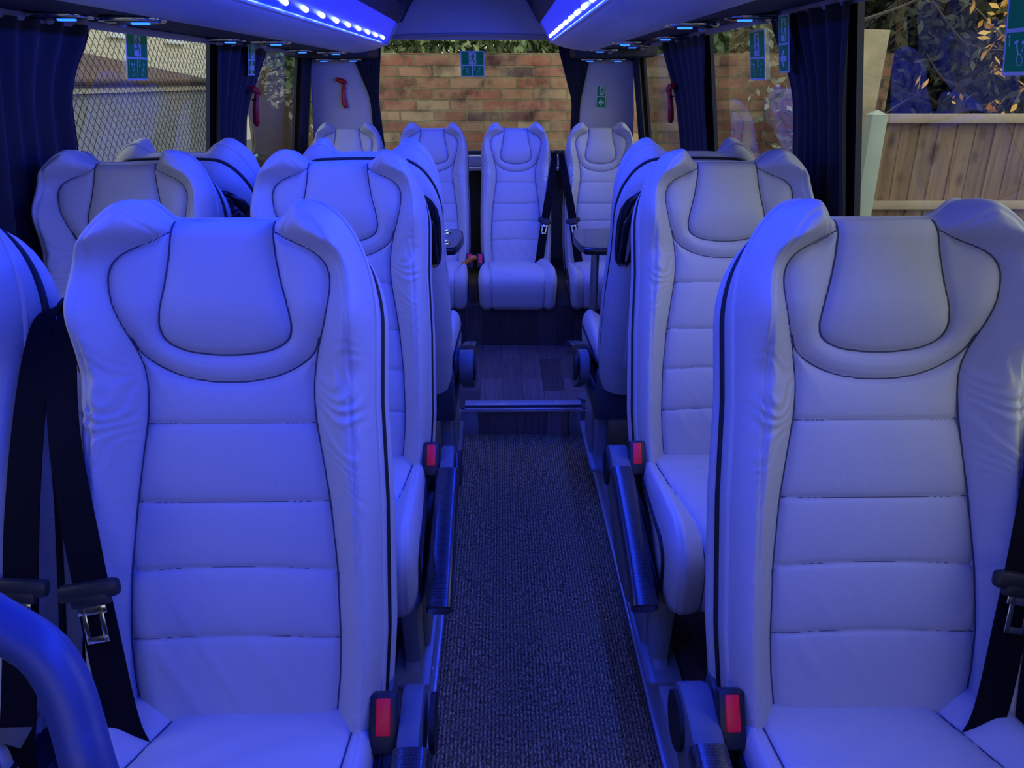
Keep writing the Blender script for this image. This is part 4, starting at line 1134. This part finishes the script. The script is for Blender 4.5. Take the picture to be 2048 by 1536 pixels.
for y in (y0, y1): MB().tube([(0, y, 0), (0, y, 3.0)], .024, 8).build('fence_post', M['chain'], r)
# garage and house beyond it
r = empty('garage', (-5.2, 10.5, GZ)); tag(r, 'low grey rendered garage with a red-brown tiled roof behind the chain-link fence', 'garage')
MB().box((-.9, 0, (1.25-GZ)/2), (1.8, 9.0, 1.25-GZ)).build('garage_wall', M['render'], r, smooth=False)
MB().box((.03, 0, 1.31-GZ), (.06, 9.2, .10)).build('fascia_board', M['fascia_cream'], r, smooth=False)
MB().tube([(.09, -4.6, 1.40-GZ), (.09, 4.6, 1.40-GZ)], .04, 8).build('gutter', M['timber_dark'], r)
MB().prism([(.08, 1.40-GZ), (-3.6, 2.15-GZ), (-3.6, 2.05-GZ), (.08, 1.33-GZ)], 'y', -4.6, 4.6).build('roof', M['roof_tile'], r, smooth=False)
r = empty('house', (-9.4, 16, GZ)); tag(r, 'cream rendered house with white-framed windows behind the garage roof', 'house')
MB().box((-1.5, 0, 3.0), (3, 30, 6.0)).build('house_wall', M['cream_wall'], r, smooth=False)
for y in (-8.2, -4.9, -1.6, 1.7, 5.0, 8.3):
    f = MB().box((.02, y, 3.65), (.06, 1.25, 1.15), .01).build('window', M['white_frame'], r)
    m = MB()
    for dy in (-.29, .29): m.box((.055, y+dy, 3.65), (.02, .50, .98))
    m.build('pane', M['window_dark'], f, smooth=False)
    MB().box((.06, y, 3.05), (.14, 1.4, .06), .01).build('window_sill', M['white_frame'], f)
r = MB().box((-3.95, 18.4, (1.9+GZ)/2), (1.9, 5.0, 1.9-GZ)).prism([(-5.0, 1.85), (-3.95, 2.6), (-2.9, 1.85)], 'y', 15.7, 21.1).build('shed', M['timber_dark'], smooth=False)
tag(r, 'dark timber shed beyond the rear left window', 'shed')
r = leaves('bush', M['leaf_pale'], [((-3.0, 12.2, 1.5), (.6, .6, .6), 1), ((-2.7, 12.4, .9), (.5, .6, .5), .6)], 500, .05, 41)
tag(r, 'pale bush in the rear left window view', 'bush')
r = MB().tube(catmull([(-3.4, 7.6, .12), (-3.1, 8.4, .32), (-2.85, 9.4, .60)], 6), .018, 8).build('garden_hose', M['hose'])
tag(r, 'thin teal hose sloping across the rear left window view', 'hose')

# ------------------------------------------------------------------ light and camera
w = bpy.data.worlds.new('sky'); scene.world = w; w.use_nodes = True
nt = w.node_tree; bg = nt.nodes['Background']
bg.inputs[0].default_value = (.86, .93, 1.0, 1); bg.inputs[1].default_value = 2.35

cam = bpy.data.cameras.new('camera'); cam.sensor_fit = 'HORIZONTAL'; cam.sensor_width = 36; cam.lens = 36*1537/2048; cam.clip_start = .02; cam.clip_end = 200
co = bpy.data.objects.new('camera', cam); col.objects.link(co)
co.location = (0, 0, 1.42); co.rotation_euler = (PI/2-math.atan(608/1537), 0, -math.radians(.832))
scene.camera = co
scene.view_settings.view_transform = 'Standard'
scene.view_settings.look = 'None'
scene.view_settings.exposure = 0
for k_ in ('led_body', 'lens', 'led', 'green'): M[k_].cycles.emission_sampling = 'NONE'
scene.cycles.use_adaptive_sampling = True
scene.cycles.adaptive_threshold = .04
scene.cycles.max_bounces = 5
scene.cycles.diffuse_bounces = 3
scene.cycles.glossy_bounces = 3
scene.cycles.transparent_max_bounces = 12
scene.cycles.sample_clamp_indirect = 4
scene.cycles.caustics_reflective = False
scene.cycles.caustics_refractive = False
